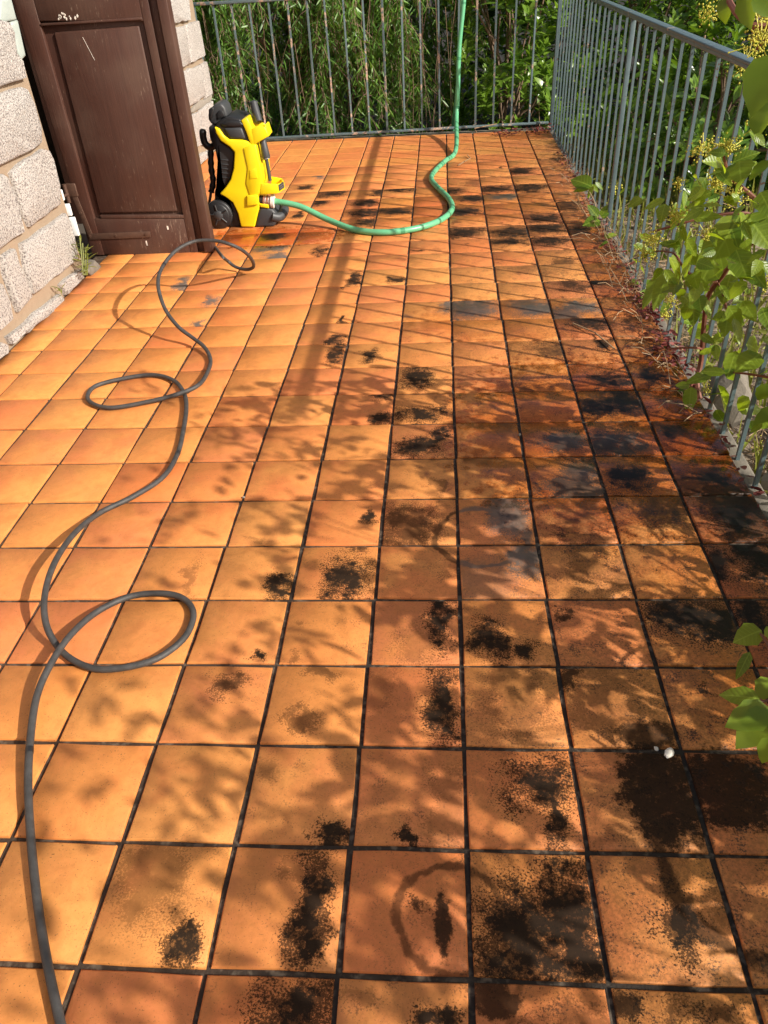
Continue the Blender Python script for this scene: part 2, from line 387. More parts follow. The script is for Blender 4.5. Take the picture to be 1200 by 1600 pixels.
STAINS = [(283,1480,26,32),(485,1420,22,75),(460,1575,50,45),(690,1590,25,20),(890,1450,48,85),(810,1470,55,70),(845,1225,42,32),(868,1262,13,60),(690,1100,20,48),(812,1110,30,40,.5),
 (765,1000,22,24),(815,1018,22,10),(690,968,18,34),(545,905,30,25),(435,915,18,14),(580,807,9,8),(650,590,22,12),(655,647,32,10),(655,698,35,11),(690,680,12,10),(635,825,38,30,.8),(800,805,28,26,.9,1),(825,872,26,20,.95,1),
 (735,480,35,14,.95,1),(705,478,15,9,.95,1),(820,475,24,9,.8,1),(880,492,22,10,.9,1),(910,480,26,8),(875,545,34,11,.85),(895,447,22,7,.9),(553,435,7,12),(616,436,9,5),(525,555,11,14),(522,531,13,5),(576,556,11,8),(537,501,5,5),(502,392,9,6),(432,400,14,4,1,1),
 (460,266,8,4,1,1),(500,275,6,4,1,1),(477,293,11,3),(522,302,22,5),(500,316,11,4),(572,317,18,4),(575,333,27,5),(595,300,16,5),(620,330,26,5),(630,295,22,4),(572,348,16,6),(467,336,7,5),(425,369,16,5),(425,388,22,4,1,1),
 (725,331,24,6),(740,310,22,5),(777,295,26,5),(830,293,26,5),(787,307,22,4,1,1),(852,342,24,6),(857,357,30,7),(802,363,32,8),(725,363,30,7),(795,378,26,5),(860,376,26,6),(815,267,16,4),(917,477,21,7),(925,502,30,9),(840,482,30,9,1,1),
 (942,535,16,10),(932,637,22,12),(972,628,32,14),(985,668,22,12),(945,690,22,15,1,1),(978,692,22,14),(1050,672,22,12),(1015,588,18,12),(952,594,26,9),(985,745,28,15),(910,735,28,20,.9,1),(880,690,35,12,.95,1),(895,760,40,14,.9,1),
 (1075,760,50,18,.8),(1040,800,35,20,.6),(1110,880,28,22),(1080,960,62,28),(1130,970,30,25),(980,890,30,30,.5),(920,880,25,30,.5),(900,820,30,25,.5),(1110,745,22,14),(1150,810,35,22),(1180,870,30,30),(1170,950,30,30),
 (520,1305,22,18),(640,1305,9,18),(690,1195,9,12),(800,1080,35,45,.4),(360,1065,20,12,.8),(400,1030,10,5),(240,1370,45,60,.45),(700,1260,25,50,.35),(330,470,10,6,1,1),(283,445,7,9,1,1),(308,508,8,6,1,1),(600,615,16,8),(595,655,10,6),
 (1060,1440,26,40),(1095,1500,32,22),(1130,1420,22,30,.4),(930,1590,80,20,.5),(1070,1545,18,6),(1110,1590,40,20,.7),(1160,1590,30,15),(660,1000,30,25,.35),(585,1070,25,30,.3),(950,1090,50,40,.35),(760,905,40,30,.35),(300,900,9,22,.45),
 (750,715,25,10,.35),(790,660,14,7,.5),(760,640,12,6,.4),(555,435,8,10),(640,215,20,4,.6),(700,300,20,4),(745,285,18,5,.7),(890,320,16,8,.8),(900,360,16,6),(930,440,20,6),(880,410,18,6,.8),(820,420,18,6,.5)]
_r = random.Random(77)
for _ in range(150):
    px, py = _r.uniform(380, 1150), 230 + 1340 * _r.random() ** 1.1
    q = (px - 380) / 770
    if _r.random() > .25 + .75 * q: continue
    k_ = .25 + py / 1500; STAINS.append((px, py, _r.uniform(5, 24) * k_, _r.uniform(3, 14) * k_ * (py / 1400 + .25), _r.choice((.3, .45, .6, .9)), 0))
def tile_mesh(k):
    r = random.Random(k); c = .003; j = lambda: (r.random() - .5) * .0034
    out = [(-.5, -.5), (-.5 + .5 + (r.random() - .5) * .3, -.5), (.5, -.5), (.5, 0 + (r.random() - .5) * .4), (.5, .5), (0 + (r.random() - .5) * .4, .5), (-.5, .5), (-.5, (r.random() - .5) * .4)]
    w = .2010
    lo = [(x * w + j(), y * w + j(), -.012) for x, y in out]; mi = [(x, y, -.0026 + j() * .3) for x, y, _ in lo]
    hi = [(x * (1 - 2 * c / w) , y * (1 - 2 * c / w), 0) for x, y, _ in mi]
    v = lo + mi + hi + [(0, 0, .0004)]; f = []
    for q in range(2):
        f += [(q * 8 + i, q * 8 + (i + 1) % 8, q * 8 + 8 + (i + 1) % 8, q * 8 + 8 + i) for i in range(8)]
    f += [(16 + i, 16 + (i + 1) % 8, 24) for i in range(8)]
    me = mesh('tile', v, f, M_TILE, True); me.set_sharp_from_angle(angle=math.radians(50)); return me
TM = [tile_mesh(k) for k in range(6)]
cells = []
for r in range(-9, 29):
    for c in range(-9, 4):
        xm = T * (c + .5); y0, y1 = row_y(r, xm), row_y(r + 1, xm)
        if r == 28: y1 = YF + .003
        ym = (y0 + y1) / 2; x0, x1 = col_x(c, ym), col_x(c + 1, ym)
        if x1 - x0 < .02 or y1 - y0 < .02: continue
        cx, cy = (x0 + x1) / 2, ym
        vis = any(in_frame((x, y, 0)) for x in (x0 + .01, cx, x1 - .01) for y in (y0 + .01, cy, y1 - .01))
        slope = (row_y(r, x1) - row_y(r, x0)) / max(x1 - x0, .05)
        cells.append((vis, (cx - CAM[0]) ** 2 + (cy - CAM[1]) ** 2, cx, cy, x1 - x0 - T, y1 - y0 - T, slope, r, c))
cells.sort(key=lambda q: (not q[0], q[1]))
byc = {}
for s in STAINS:
    x, y = g2(s[0], s[1]); a, b = gsize(*s[:4]); st_ = s[4] if len(s) > 4 else 1.; gy = s[5] if len(s) > 5 else 0
    best = min(cells, key=lambda q: max(abs(q[2] - x), abs(q[3] - y))); byc.setdefault(best[7:9], []).append((x - best[2], y - best[3], a, b, st_, gy))
rest = MB(); nt = 0
for vis, _, cx, cy, dx, dy, sl_, r, c in cells:
    rr = random.Random(r * 97 + c); sx, sy = (dx + T) / T, (dy + T) / T
    if abs(sx - 1) < .05: sx = (dx + .2010) / .2010
    if abs(sy - 1) < .05: sy = (dy + .2010) / .2010
    me = TM[rr.randrange(6)]
    if vis and nt < 300:
        nt += 1; o = link('tile', me, slab); q = rr.choice((0, 2)) * math.pi / 2
        o.location = (cx, cy, rr.uniform(-.0008, .0006)); o.rotation_euler = (rr.uniform(-.007, .007), rr.uniform(-.007, .007), math.atan(sl_) + q + rr.uniform(-.004, .004)); o.scale = (sx * rr.uniform(.989, 1.003), sy * rr.uniform(.989, 1.003), 1)
        sg = -1 if q else 1; st_ = sorted(byc.get((r, c), []), key=lambda t: -t[2] * t[3])[:2]
        for k, t in zip('ab', st_):
            o['stain_%s_at' % k] = (sg * t[0] / sx, sg * t[1] / sy, 0.); o['stain_%s_size' % k] = (.85 / max(t[2], .006), .85 / max(t[3], .006), t[4])
        if st_: o['grey_sheen'] = (float(max(t[5] for t in st_)), 0., 0.)
    else:
        rest.add([(v.co.x * sx + cx, v.co.y * sy + cy, v.co.z) for v in me.vertices], [tuple(p.vertices) for p in me.polygons])
ro = rest.build('tile_field', M_TILEF, slab); tag(ro, kind='stuff')

# ------------------------------------------------------------------ granite house wall
WX = -1.83
wall = empty('stone_wall', (WX, 2.0, 0), 'granite block house wall with sandy mortar joints beside the brown door', 'wall')
mb = MB(); mb.box(-2.3, WX - .010, YB, 2.985, -.3, 2.7); mb.build('mortar', M_MORTAR, wall)
mb = MB(); mb.box(-2.3, WX - .010, 4.05, 5.87, -.3, 2.7); mb.build('mortar', M_MORTAR, wall)
mb = MB(); mb.box(-2.3, WX - .012, 2.987, 4.048, 2.1, 2.7); mb.build('lintel', M_CEMENT, wall)
mb = MB(); mb.box(-3.4, -3.3, 2.4, 4.8, -.3, 2.7); mb.box(-3.3, -2.302, 2.4, 2.5, -.3, 2.7); mb.box(-3.3, -2.302, 4.7, 4.8, -.3, 2.7); mb.box(-3.3, -2.302, 2.5, 4.7, 2.6, 2.7); mb.box(-3.3, -1.905, 2.99, 4.045, -.3, -.03)
mb.build('doorway_room', M_DARKROOM, wall)
mb = MB(); mb.box(-2.29, WX + .004, 3.985, 4.046, -.03, 2.095); mb.build('jamb_dark_cover', M_WOOD, wall, bevel=.003)  # dark timber added to cover the sunlit far jamb
def stone(pts, mat=M_GRANITE, name='stone', depth=.016, X=WX, seed=0):
    r = random.Random(seed); P = [onX(px, py, X)[1:] for px, py in pts]
    ring = []
    for i, a in enumerate(P):
        b = P[(i + 1) % len(P)]; L = np.linalg.norm(b - a); k = max(1, int(L / .07))
        for q in range(k):
            t = q / k; ring.append(a + (b - a) * t + (np.array([r.uniform(-1, 1), r.uniform(-1, 1)]) * min(.006, L * .05) if q else 0))
    c = sum(ring) / len(ring); n = len(ring); v = []; f = []
    ins = [(0, -.02), (.0, depth * .25), (.0045, depth * .85), (.014, depth)]
    for d, dx in ins:
        for p in ring:
            L = np.linalg.norm(p - c); s = max(.2, 1 - (d - .005) / max(L, .02)); q = c + (p - c) * s
            v.append((X + dx + (r.uniform(-.004, .003) if dx > .006 else 0), q[0], q[1]))
    for k in range(3): f += [(k * n + i, k * n + (i + 1) % n, (k + 1) * n + (i + 1) % n, (k + 1) * n + i) for i in range(n)]
    v.append((X + depth + .002, c[0], c[1])); f += [(3 * n + i, 3 * n + (i + 1) % n, 4 * n) for i in range(n)]
    m = MB(); m.add(v, f); return m.build(name, mat, wall, smooth=True)
NEAR = [[(-60,50),(0,33),(12,36),(18,50),(22,84),(31,96),(36,121),(0,133),(-60,150)],
 [(-70,165),(0,148),(32,137),(39,140),(50,162),(61,201),(62,222),(35,240),(20,246),(0,256),(-60,285)],
 [(16,271),(40,250),(64,234),(72,236),(79,250),(90,290),(90,320),(45,353),(32,326),(23,290)],
 [(-60,310),(0,273),(8,277),(21,309),(34,362),(0,386),(-50,415)],
 [(32,381),(64,360),(100,334),(106,347),(119,403),(51,458),(40,424)],
 [(3,401),(19,390),(25,411),(47,464),(27,486),(21,471),(6,428)],
 [(-60,470),(-10,440),(0,445),(11,471),(17,498),(0,513),(-50,550)],
 [(10,526),(53,490),(91,460),(98,469),(64,500),(17,537)],
 [(93,445),(123,422),(127,432),(102,460)],
 [(-40,560),(0,536),(8,539),(10,551),(-30,585)]]
FAR = [[(225,0),(293,0),(295,31),(268,36),(235,42)], [(240,50),(286,41),(296,99),(270,113),(250,120)], [(289,39),(308,33),(313.5,62),(318,86),(297,97)],
 [(262,120),(286,112),(311,102),(319,149),(294,166),(272,178)], [(313,101),(321,97),(330,146),(320,153)], [(278,188),(297,180),(309,175),(313,224),(300,234)],
 [(311,173),(330,158),(334,215),(316,226)], [(300,248),(325,234),(327,242),(311,257)]]
for i, q in enumerate(NEAR): stone(q, seed=i)
for i, q in enumerate(FAR): stone(q, seed=50 + i)
stone([(0,0),(16,0),(24,30),(7,33),(0,30)], M_PLASTER, 'plaster_patch', .006, seed=80)
stone([(16,37),(26,33),(38,86),(32,92),(27,80),(22,62)], M_PLASTER, 'plaster_patch', .006, seed=81)
stone([(296,176),(306,162),(321,154),(331,147),(330,156),(312,170)], M_CEMENT, 'cement_repair', .004, seed=82)
stone([(127,424),(140,407),(158,424),(136,432)], M_CONC, 'sill_stone', .03, seed=83)
# the courses outside the picture
mo = MB(); r = random.Random(4); z = 0
for z in np.arange(.02, 2.6, .33):
    y = -1.7 + r.uniform(0, .2)
    while y < 2.9:
        L = r.uniform(.3, .55)
        if z > 1.25 or y + L < 1.95: mo.box(WX - .02, WX + .012, y, min(y + L - .025, 2.98), z, z + .305)
        y += L
    y = 4.06
    while y < 5.8:
        L = r.uniform(.3, .5)
        if z > 1.3 or y + L < 5.0: mo.box(WX - .02, WX + .012, y, min(y + L - .025, 5.86), z, z + .305)
        y += L
tag(mo.build('stone_course', M_GRANITE, wall, bevel=.012), kind='stuff')

# ------------------------------------------------------------------ door leaf, folded out from the wall
DY = 3.28
door = empty('wooden_door', (-1.6, DY, 0), 'weathered dark brown panelled wooden door standing open from the stone wall', 'door')
def yprism(pts, Y0, Y1, name, mat, parent, bevel=.003, seg=2):
    fr = [onY(x, y, Y0) for x, y in pts]; bk = [np.array([p[0], Y1, p[2]]) for p in fr]
    return MB().prism(fr, bk).build(name, mat, parent, bevel=bevel, seg=seg)
UPY = -330     # above the picture: the door goes on to about 2 m
def ext(a, b, y):  # point of line a-b at image row y
    t = (y - a[1]) / (b[1] - a[1]); return (a[0] + (b[0] - a[0]) * t, y)
L0 = ((21, 0), (145, 401)); L1 = ((52, 0), (146, 338)); R0 = ((217, 0), (298, 396)); R1 = ((231, 0), (310, 396)); Q0 = ((244, 0), (320, 396)); Q1 = ((260, 0), (334, 396))
def bar_(A, B, ya, yb, Y0, Y1, nm): return yprism([ext(*A, ya), ext(*B, ya), ext(*B, yb), ext(*A, yb)], Y0, Y1, nm, M_WOOD, door)
bar_(L0, L1, UPY, 399, DY, DY + .045, 'stile'); bar_(R0, R1, UPY, 396, DY, DY + .045, 'stile')
bar_(R1, Q0, UPY, 395, DY + .018, DY + .044, 'rebate'); bar_(Q0, Q1, UPY, 394.5, DY - .022, DY + .044, 'closing_strip')
bar_(L1, R0, -52, 33, DY + .001, DY + .044, 'lock_rail')
bar_(L1, R0, 342, 398, DY + .001, DY + .044, 'bottom_rail')
bar_(L1, R0, UPY, -300, DY + .001, DY + .044, 'top_rail')
bar_(L1, R0, 28, 346, DY + .022, DY + .040, 'panel')
yprism([(83, 51), (217, 40), (277, 331), (155, 334)], DY + .010, DY + .03, 'raised_field', M_WOOD, door, .008, 2)
bar_(L1, R0, -305, -48, DY + .020, DY + .040, 'panel')
# mouldings round the panel
yprism([(62, 37), (221, 27), (222, 31), (63, 41)], DY - .003, DY + .03, 'moulding', M_WOOD, door, .002)
yprism([(156, 337), (287, 336), (288, 341), (158, 342)], DY + .0, DY + .03, 'moulding', M_WOOD, door, .002)
for k in range(16):
    px, py = random.gauss(101, 6), random.gauss(25, 4); p = onY(px, py, DY); w_ = U(.002, .005)
    MB().prism([(p[0] - w_, DY - .0012, p[2]), (p[0], DY - .0012, p[2] - w_ * 1.6), (p[0] + w_, DY - .0012, p[2] - .2 * w_), (p[0] + .2 * w_, DY - .0012, p[2] + w_ * 1.5)], [(p[0] - w_, DY + .003, p[2]), (p[0], DY + .003, p[2] - w_ * 1.6), (p[0] + w_, DY + .003, p[2] - .2 * w_), (p[0] + .2 * w_, DY + .003, p[2] + w_ * 1.5)]).build('paint_splash', M_CHALK, door)
a_, b_ = onY(129, 58, DY + .0095), onY(148, 94, DY + .0095); MB().tube([a_, b_], .0008, 4).build('scratch', M_CHALK, door)
for q in ((262, 356, .004, .009), (229, 380, .003, .012), (230, 382, .002, .006)):
    p = onY(q[0], q[1], DY); MB().box(p[0] - q[2], p[0] + q[2], DY - .0005, DY + .003, p[2] - q[3], p[2] + q[3]).build('paint_splash', M_CHALK, door)
# iron corner strap, its screws and the hinge
strap = yprism([(138, 366), (234, 362), (235, 371), (139, 375)], DY - .006, DY + .01, 'corner_strap', M_IRON, door, .001)
yprism([(112, 306), (119, 304), (144, 366), (137, 367)], DY - .0055, DY + .01, 'corner_strap', M_IRON, door, .001)
for px, py in ((181, 368), (228, 366), (126, 333), (141, 369)):
    p = onY(px, py, DY - .006); MB().tube([(p[0], DY - .010, p[2]), (p[0], DY - .004, p[2])], .007, 8).build('screw', M_IRON, door)
h = MB(); p = onY(113, 297, DY - .01); h.box(p[0] - .035, p[0] + .02, DY - .008, DY + .012, p[2] - .035, p[2] + .03); h.build('hinge', M_IRON, door, bevel=.004)
h = MB(); h.tube([(p[0] - .055, DY - .10, p[2] - .02), (p[0] - .03, DY - .012, p[2] - .02)], .008, 8); h.tube([(p[0] - .035, DY - .012, p[2] - .06), (p[0] - .035, DY - .012, p[2] + .03)], .011, 10); h.build('hinge_pin', M_IRON, door, True)
jm = MB()
for (px, py, w, hh) in ((95, 305, .012, .025), (104, 328, .022, .028), (114, 354, .022, .045)):
    p = onY(px, py, 3.06); jm.box(p[0] - w, p[0] + w, 3.05, 3.07, p[2] - hh, p[2] + hh)
jm.build('hinge_plate', M_WHITE, wall, bevel=.004)

# ------------------------------------------------------------------ railings
side = empty('side_railing', (.842, 2.5, 0), 'grey green iron railing running along the right edge of the terrace', 'railing')
BX = .842; me = MB().box(-.0055, .0055, -.0055, .0055, 0, .935).build('bar', M_RAIL)
barm = me.data; bpy.data.objects.remove(me)
ybar = [1.252 + .1478 * k for k in range(-2, 33)]
for k, y in enumerate(ybar):
    if abs(y - 3.469) < .02 or y > 6.03: continue
    o = link('bar', barm, side); o.location = (random.uniform(-.0015, .0015), y - 2.5, -.012); o.rotation_euler = (random.uniform(-.003, .003), random.uniform(-.003, .003), random.uniform(-.07, .07)); o.scale = (1, 1, (.947) / .935)
MB().box(BX - .011, BX + .011, 3.458, 3.480, -.012, .934).build('post', M_RAIL, side, bevel=.002)
MB().box(BX - .014, BX + .014, 6.036, 6.064, -.012, .934).build('post', M_RAIL, side, bevel=.002)
MB().box(BX - .016, BX + .016, .86, 6.066, .936, .948).build('handrail', M_RAIL, side, bevel=.002)
MB().box(BX - .019, BX + .019, .85, 6.07, .9482, .958).build('handrail_cap', M_RAIL, side, bevel=.003, seg=3)
back = empty('back_railing', (-.5, 6.05, 0), 'rusty flaking grey iron railing across the far end of the terrace', 'railing')
me = MB().box(-.0065, .0065, -.0065, .0065, 0, 1).build('bar', M_RAILB); barb = me.data; bpy.data.objects.remove(me)
for k in range(-1, 18):
    x = -1.745 + .1417 * k; zb = .018 + .012 * (x + 1.4); o = link('bar', barb, back)
    o.location = (x + .5, random.uniform(-.002, .002), zb); o.scale = (1, 1, .945 - zb); o.rotation_euler = (0, random.uniform(-.008, .008), random.uniform(-.3, .3))
MB().prism([(-2.0, 6.035, .002), (.82, 6.035, .036), (.82, 6.035, .052), (-2.0, 6.035, .020)], [(-2.0, 6.065, .002), (.82, 6.065, .036), (.82, 6.065, .052), (-2.0, 6.065, .020)]).build('bottom_rail', M_RAILB, back, bevel=.003)
MB().box(-2.0, .82, 6.034, 6.066, .946, .968).build('top_rail', M_RAILB, back, bevel=.004)

# ------------------------------------------------------------------ pressure washer
YN = 3.68
pw = empty('pressure_washer', (-1.16, 3.80, 0), 'yellow and black electric pressure washer standing on the tiles beside the open door', 'pressure washer')
def K(pts, ox=290, oy=130, s=6.4): return [(ox + x / s, oy + y / s) for x, y in pts]
def wp(pts, Y0, Y1, name, mat, bevel=.006, parent=pw, seg=2): return yprism(K(pts), Y0, Y1, name, mat, parent, bevel, seg)
shell = wp([(285,435),(335,458),(385,530),(435,565),(560,568),(620,585),(655,615),(700,612),(722,700),(762,880),(775,975),(748,1110),(728,1140),(742,1230),(722,1300),(690,1442),(552,1438),(520,1300),(470,1195),(405,1145),(338,1108),(400,1040),(450,960),(478,850),(487,690),(440,640),(350,580),(300,500)], YN, YN + .24, 'shell', M_YEL, .008, seg=3)
wp([(575,655),(640,615),(698,628),(757,880),(768,960),(742,1100),(722,1128),(640,1130),(600,1000),(618,850)], YN - .005, YN + .02, 'side_panel', M_YEL, .004, shell, 2)
wp([(640,870),(705,850),(718,950),(640,960)], YN - .008, YN, 'side_badge', M_YEL, .0015, shell)
wp([(612,1125),(720,1118),(722,1215),(610,1232)], YN - .012, YN + .02, 'inlet_boss', M_YEL, .004, shell)
wp([(225,432),(290,425),(330,470),(350,590),(445,645),(492,692),(482,850),(455,965),(400,1045),(335,1112),(420,1160),(500,1290),(545,1450),(440,1450),(300,1300),(285,1100),(300,1040),(350,960),(330,850),(290,660),(240,560)], YN + .028, YN + .25, 'motor_housing', M_BLK, .012)
# black top with its sunk bowl
wp([(290,430),(330,380),(430,335),(545,360),(600,470),(648,612),(610,588),(560,572),(430,566),(375,525),(330,455)], YN + .012, YN + .235, 'top_cover', M_BLK, .010, seg=3)
wp([(345,408),(430,372),(545,380),(582,425),(470,440),(380,432)], YN + .004, YN + .03, 'bowl', M_BLK, .006)
wp([(380,450),(560,445),(600,560),(545,562),(440,555)], YN + .004, YN + .03, 'cover_panel', M_GREY, .010)
# carrying handle: an arch
def yp(px, py, Y, **k): q = K([(px, py)])[0]; return onY(q[0], q[1], Y)
wp([(240,262),(285,215),(352,198),(392,245),(418,338),(372,352),(330,392),(300,420),(250,410),(226,365),(222,320)], YN + .05, YN + .19, 'carry_handle', M_GREY, .012, seg=3)
wp([(308,300),(335,270),(375,282),(392,335),(350,350),(318,372)], YN + .044, YN + .06, 'handle_shade_plate', M_BLK, .004)  # black plate stands in for the shaded hole of the handle
wp([(228,262),(270,235),(282,262),(272,330),(252,372),(228,350)], YN + .042, YN + .06, 'handle_pad', M_BLK, .006)
# cable hook on the back
hp = spline([yp(172, 460, YN + .10), yp(176, 540, YN + .10), yp(200, 610, YN + .10), yp(250, 640, YN + .10), yp(290, 615, YN + .10), yp(300, 560, YN + .10)], .008)
MB().tube(hp, [.013] + [.019] * (len(hp) - 2) + [.022], 10).build('cable_hook', M_BLK, pw, True)
# gun holder
hol = wp([(553,372),(612,345),(640,400),(668,470),(700,600),(680,622),(650,612),(600,480)], YN + .005, YN + .12, 'gun_holder', M_YEL, .004)
wp([(655,455),(735,425),(792,440),(832,528),(780,562),(684,618)], YN + .004, YN + .018, 'holder_front', M_YEL, .004, hol)
wp([(612,345),(655,362),(690,395),(780,398),(800,430),(815,520),(700,540)], YN + .105, YN + .118, 'holder_back', M_YEL, .003, hol)
wp([(785,420),(800,425),(834,528),(818,545)], YN + .010, YN + .116, 'holder_cheek', M_YEL, .003, hol)
# trigger gun and lance
MB().tube([yp(680, 195, YN + .13), yp(700, 280, YN + .11), yp(735, 390, YN + .08)], [.020, .022, .020], 10).build('gun_grip', M_GREY, pw, True)
MB().tube([yp(640, 200, YN + .13), yp(690, 190, YN + .13), yp(715, 205, YN + .13)], [.006, .012, .012], 8).build('gun_trigger', M_GREY, pw, True)
MB().tube([yp(770, 560, YN + .05), yp(785, 640, YN + .04), yp(805, 735, YN + .035), yp(808, 752, YN + .035)], [.018, .020, .023, .020], 12).build('lance_grip', M_GREY, pw, True)
MB().tube([yp(803, 745, YN + .035), yp(808, 757, YN + .035)], .022, 12).build('lance_collar', M_STEEL, pw, True)
MB().tube([yp(808, 757, YN + .035), yp(845, 975, YN + .03)], .010, 10).build('lance', M_GREY, pw, True)
wp([(740,800),(762,770),(800,970),(775,985)], YN + .03, YN + .05, 'lance_guide', M_YEL, .003)
wp([(805,770),(835,750),(830,800),(850,960),(838,968)], YN + .07, YN + .085, 'lance_guide', M_YEL, .003)
# open tray for the lance foot
tr = MB(); A = [yp(752, 1003, YN), yp(900, 1010, YN), yp(960, 985, YN + .06), yp(975, 1000, YN + .09)]
wp([(752,1003),(915,1012),(925,1085),(915,1108),(742,1116)], YN - .006, YN + .008, 'tray_wall', M_YEL, .004)
def quad(a, b, zb, t=.008):
    a = np.array(a); b = np.array(b); d = b - a; nrm = np.array([-d[1], d[0], 0]); nrm /= np.linalg.norm(nrm)
    lo = lambda p: np.array([p[0], p[1], zb]); f = [a, b, lo(b), lo(a)]
    return MB().prism(f, [p + nrm * t for p in f])
tw = [yp(915, 1012, YN), yp(985, 985, YN + .09), yp(965, 950, YN + .17), yp(850, 930, YN + .17)]
zb = float(yp(915, 1108, YN)[2]) + .004
for a, b in zip(tw[:-1], tw[1:]): quad(a, b, zb).build('tray_wall', M_YEL, pw, bevel=.002)
fl = [np.array([p[0], p[1], zb]) for p in [yp(752, 1003, YN)] + tw]; MB().prism(fl, [p + np.array([0, 0, .006]) for p in fl]).build('tray_floor', M_YEL, pw)
# maker's plate on the tray front: dark, with two pale bars as in the picture
a, b = np.array(tw[0]), np.array(tw[1]); d = b - a; nn = np.array([d[1], -d[0], 0]); nn /= np.linalg.norm(nn)
def plate(u0, u1, w0, w1, off, mat, nm):
    H = a[2] - zb; q = []
    for u, w in ((u0, w0), (u1, w0), (u1, w1), (u0, w1)): q.append(a + d * u * np.array([1, 1, 0]) + np.array([0, 0, -w * H]) + nn * off)
    MB().prism(q, [p - nn * .003 for p in q]).build(nm, mat, pw)
plate(.12, .86, .12, .80, .0035, M_GREY, 'maker_plate'); plate(.22, .76, .30, .38, .0050, M_STEEL, 'plate_print'); plate(.22, .76, .54, .62, .0050, M_STEEL, 'plate_print')
# seams, vent slots and screws moulded into the housings
for k in range(5):
    y_ = 760 + 44 * k; wp([(352 + 3 * k, y_), (432 + 1 * k, y_ + 6), (432 + 1 * k, y_ + 18), (353 + 3 * k, y_ + 12)], YN + .0255, YN + .03, 'vent_slot', M_GREY, .001)
# water inlet
c0, c1 = np.array(yp(715, 1165, YN + .03)), np.array(yp(880, 1180, YN + .03))
def lerp(t): return c0 + (c1 - c0) * t
for t0, t1, r_, m_, nm in ((0, .38, .026, M_BLK, 'inlet'), (.38, .50, .030, M_COP, 'coupling_ring'), (.50, .58, .027, M_CHALK, 'coupling_ring'), (.58, .68, .030, M_COP, 'coupling_ring'), (.68, .84, .026, M_CHALK, 'coupling'), (.84, 1.06, .037, M_CHALK, 'hose_collar')):
    MB().tube([lerp(t0), lerp(t0 + .02), lerp(t1 - .02), lerp(t1)], [r_ * .85, r_, r_, r_ * .85], 14).build(nm, m_, pw, True)
wp([(735,1205),(835,1212),(832,1255),(745,1240)], YN + .0, YN + .03, 'inlet_latch', M_YEL, .004)
# chassis: base block, bumper loop, wheels
wp([(742,1245),(800,1240),(870,1262),(925,1330),(905,1405),(880,1442),(690,1445),(722,1300)], YN + .004, YN + .22, 'base_block', M_GREY, .016, seg=3)
bp = [yp(860, 1330, YN + .01), yp(930, 1340, YN + .03), yp(975, 1300, YN + .07), yp(990, 1255, YN + .13), yp(965, 1225, YN + .20), yp(900, 1220, YN + .24), yp(840, 1240, YN + .24)]
MB().tube(spline(bp, .01), .026, 10).build('bumper', M_GREY, pw, True)
wp([(400,1150),(475,1200),(525,1300),(556,1445),(440,1445),(330,1250),(300,1170)], YN + .030, YN + .20, 'wheel_arch', M_BLK, .01)
wc = np.array(yp(345, 1312, YN + .03)); R = .0775; wc[2] = R
for nm, yy in (('wheel', YN - .004), ('wheel', YN + .21)):
    def cyl(r0, ya, yb, seg=28):
        m = MB(); v = []
        for Y, rr in ((ya, r0 - .006), (ya + .006, r0), (yb - .006, r0), (yb, r0 - .006)): v += [(wc[0] + rr * math.cos(2 * math.pi * k / seg), Y, wc[2] + rr * math.sin(2 * math.pi * k / seg)) for k in range(seg)]
        f = [(q * seg + k, q * seg + (k + 1) % seg, (q + 1) * seg + (k + 1) % seg, (q + 1) * seg + k) for q in range(3) for k in range(seg)]
        f += [tuple(range(seg)), tuple(3 * seg + k for k in range(seg))]; m.add(v, f); return m
    w = cyl(R, yy, yy + .045).build('wheel', M_BLK, pw, True)
    cyl(R * .80, yy - .004, yy + .01).build('rim', M_BLK, w, True); cyl(R * .36, yy - .009, yy).build('hub', M_GREY, w, True)
    for k in range(5):
        an = k * 2 * math.pi / 5 + .5; pa = (wc[0] + .025 * math.cos(an), yy - .005, wc[2] + .025 * math.sin(an)); pb = (wc[0] + .058 * math.cos(an), yy - .005, wc[2] + .058 * math.sin(an))
        MB().tube([pa, pb], .005, 6).build('spoke', M_BLK, w, True)

# ------------------------------------------------------------------ hoses
PH = [(345,398,.10),(356,408,.05),(368,417,.025),(385,421,.022),(396,417,.05),(393,405,.12),(380,392,.20),(360,382,.245),(335,376,.26),(305,377,.26),(280,388,.25),(262,405,.23),(250,425,.21),(247,445,.19),(252,468,.15),(262,490,.11),(280,512,.07),(300,527,.04),(318,541,.025),
 (328,558,.012),(327,575,.012),(312,600,.03),(280,615,.025),(230,628,.012),(170,637,.011),(138,625,.011),(148,604,.011),(195,591,.011),(240,586,.011),(272,595,.011),(288,616,.011),(291,640,.011),(286,675,.011),(277,710,.011),(255,745,.011),(210,775,.011),(155,802,.015),(115,835,.045),(85,880,.065),(70,930,.065),(72,975,.045),(90,1010,.018),
 (115,1032,.011),(150,1045,.011),(195,1043,.011),(245,1029,.011),(285,1000,.011),(301,970,.011),(299,948,.011),(280,932,.011),(245,927,.011),(200,933,.013),(150,957,.022),(108,995,.036),(78,1040,.036),(57,1090,.028),(47,1160,.022),(44,1230,.018),(49,1320,.014),(60,1420,.012),(75,1510,.012),(97,1610,.012),(118,1700,.012),(140,1800,.012)]
pts = [onY(330, 290, 3.78), onY(329, 305, 3.78), onY(326, 325, 3.78), onY(326, 350, 3.76), onY(332, 378, 3.62)]
hose = empty('pressure_hose', (-.9, 1.5, 0), 'long black high pressure hose lying in loops over the orange tiles', 'hose')
path = spline(pts + [G(x, y, z) for x, y, z in PH], .012)
MB().tube(path, .0078, 12).build('tube', M_RUB, hose, True)
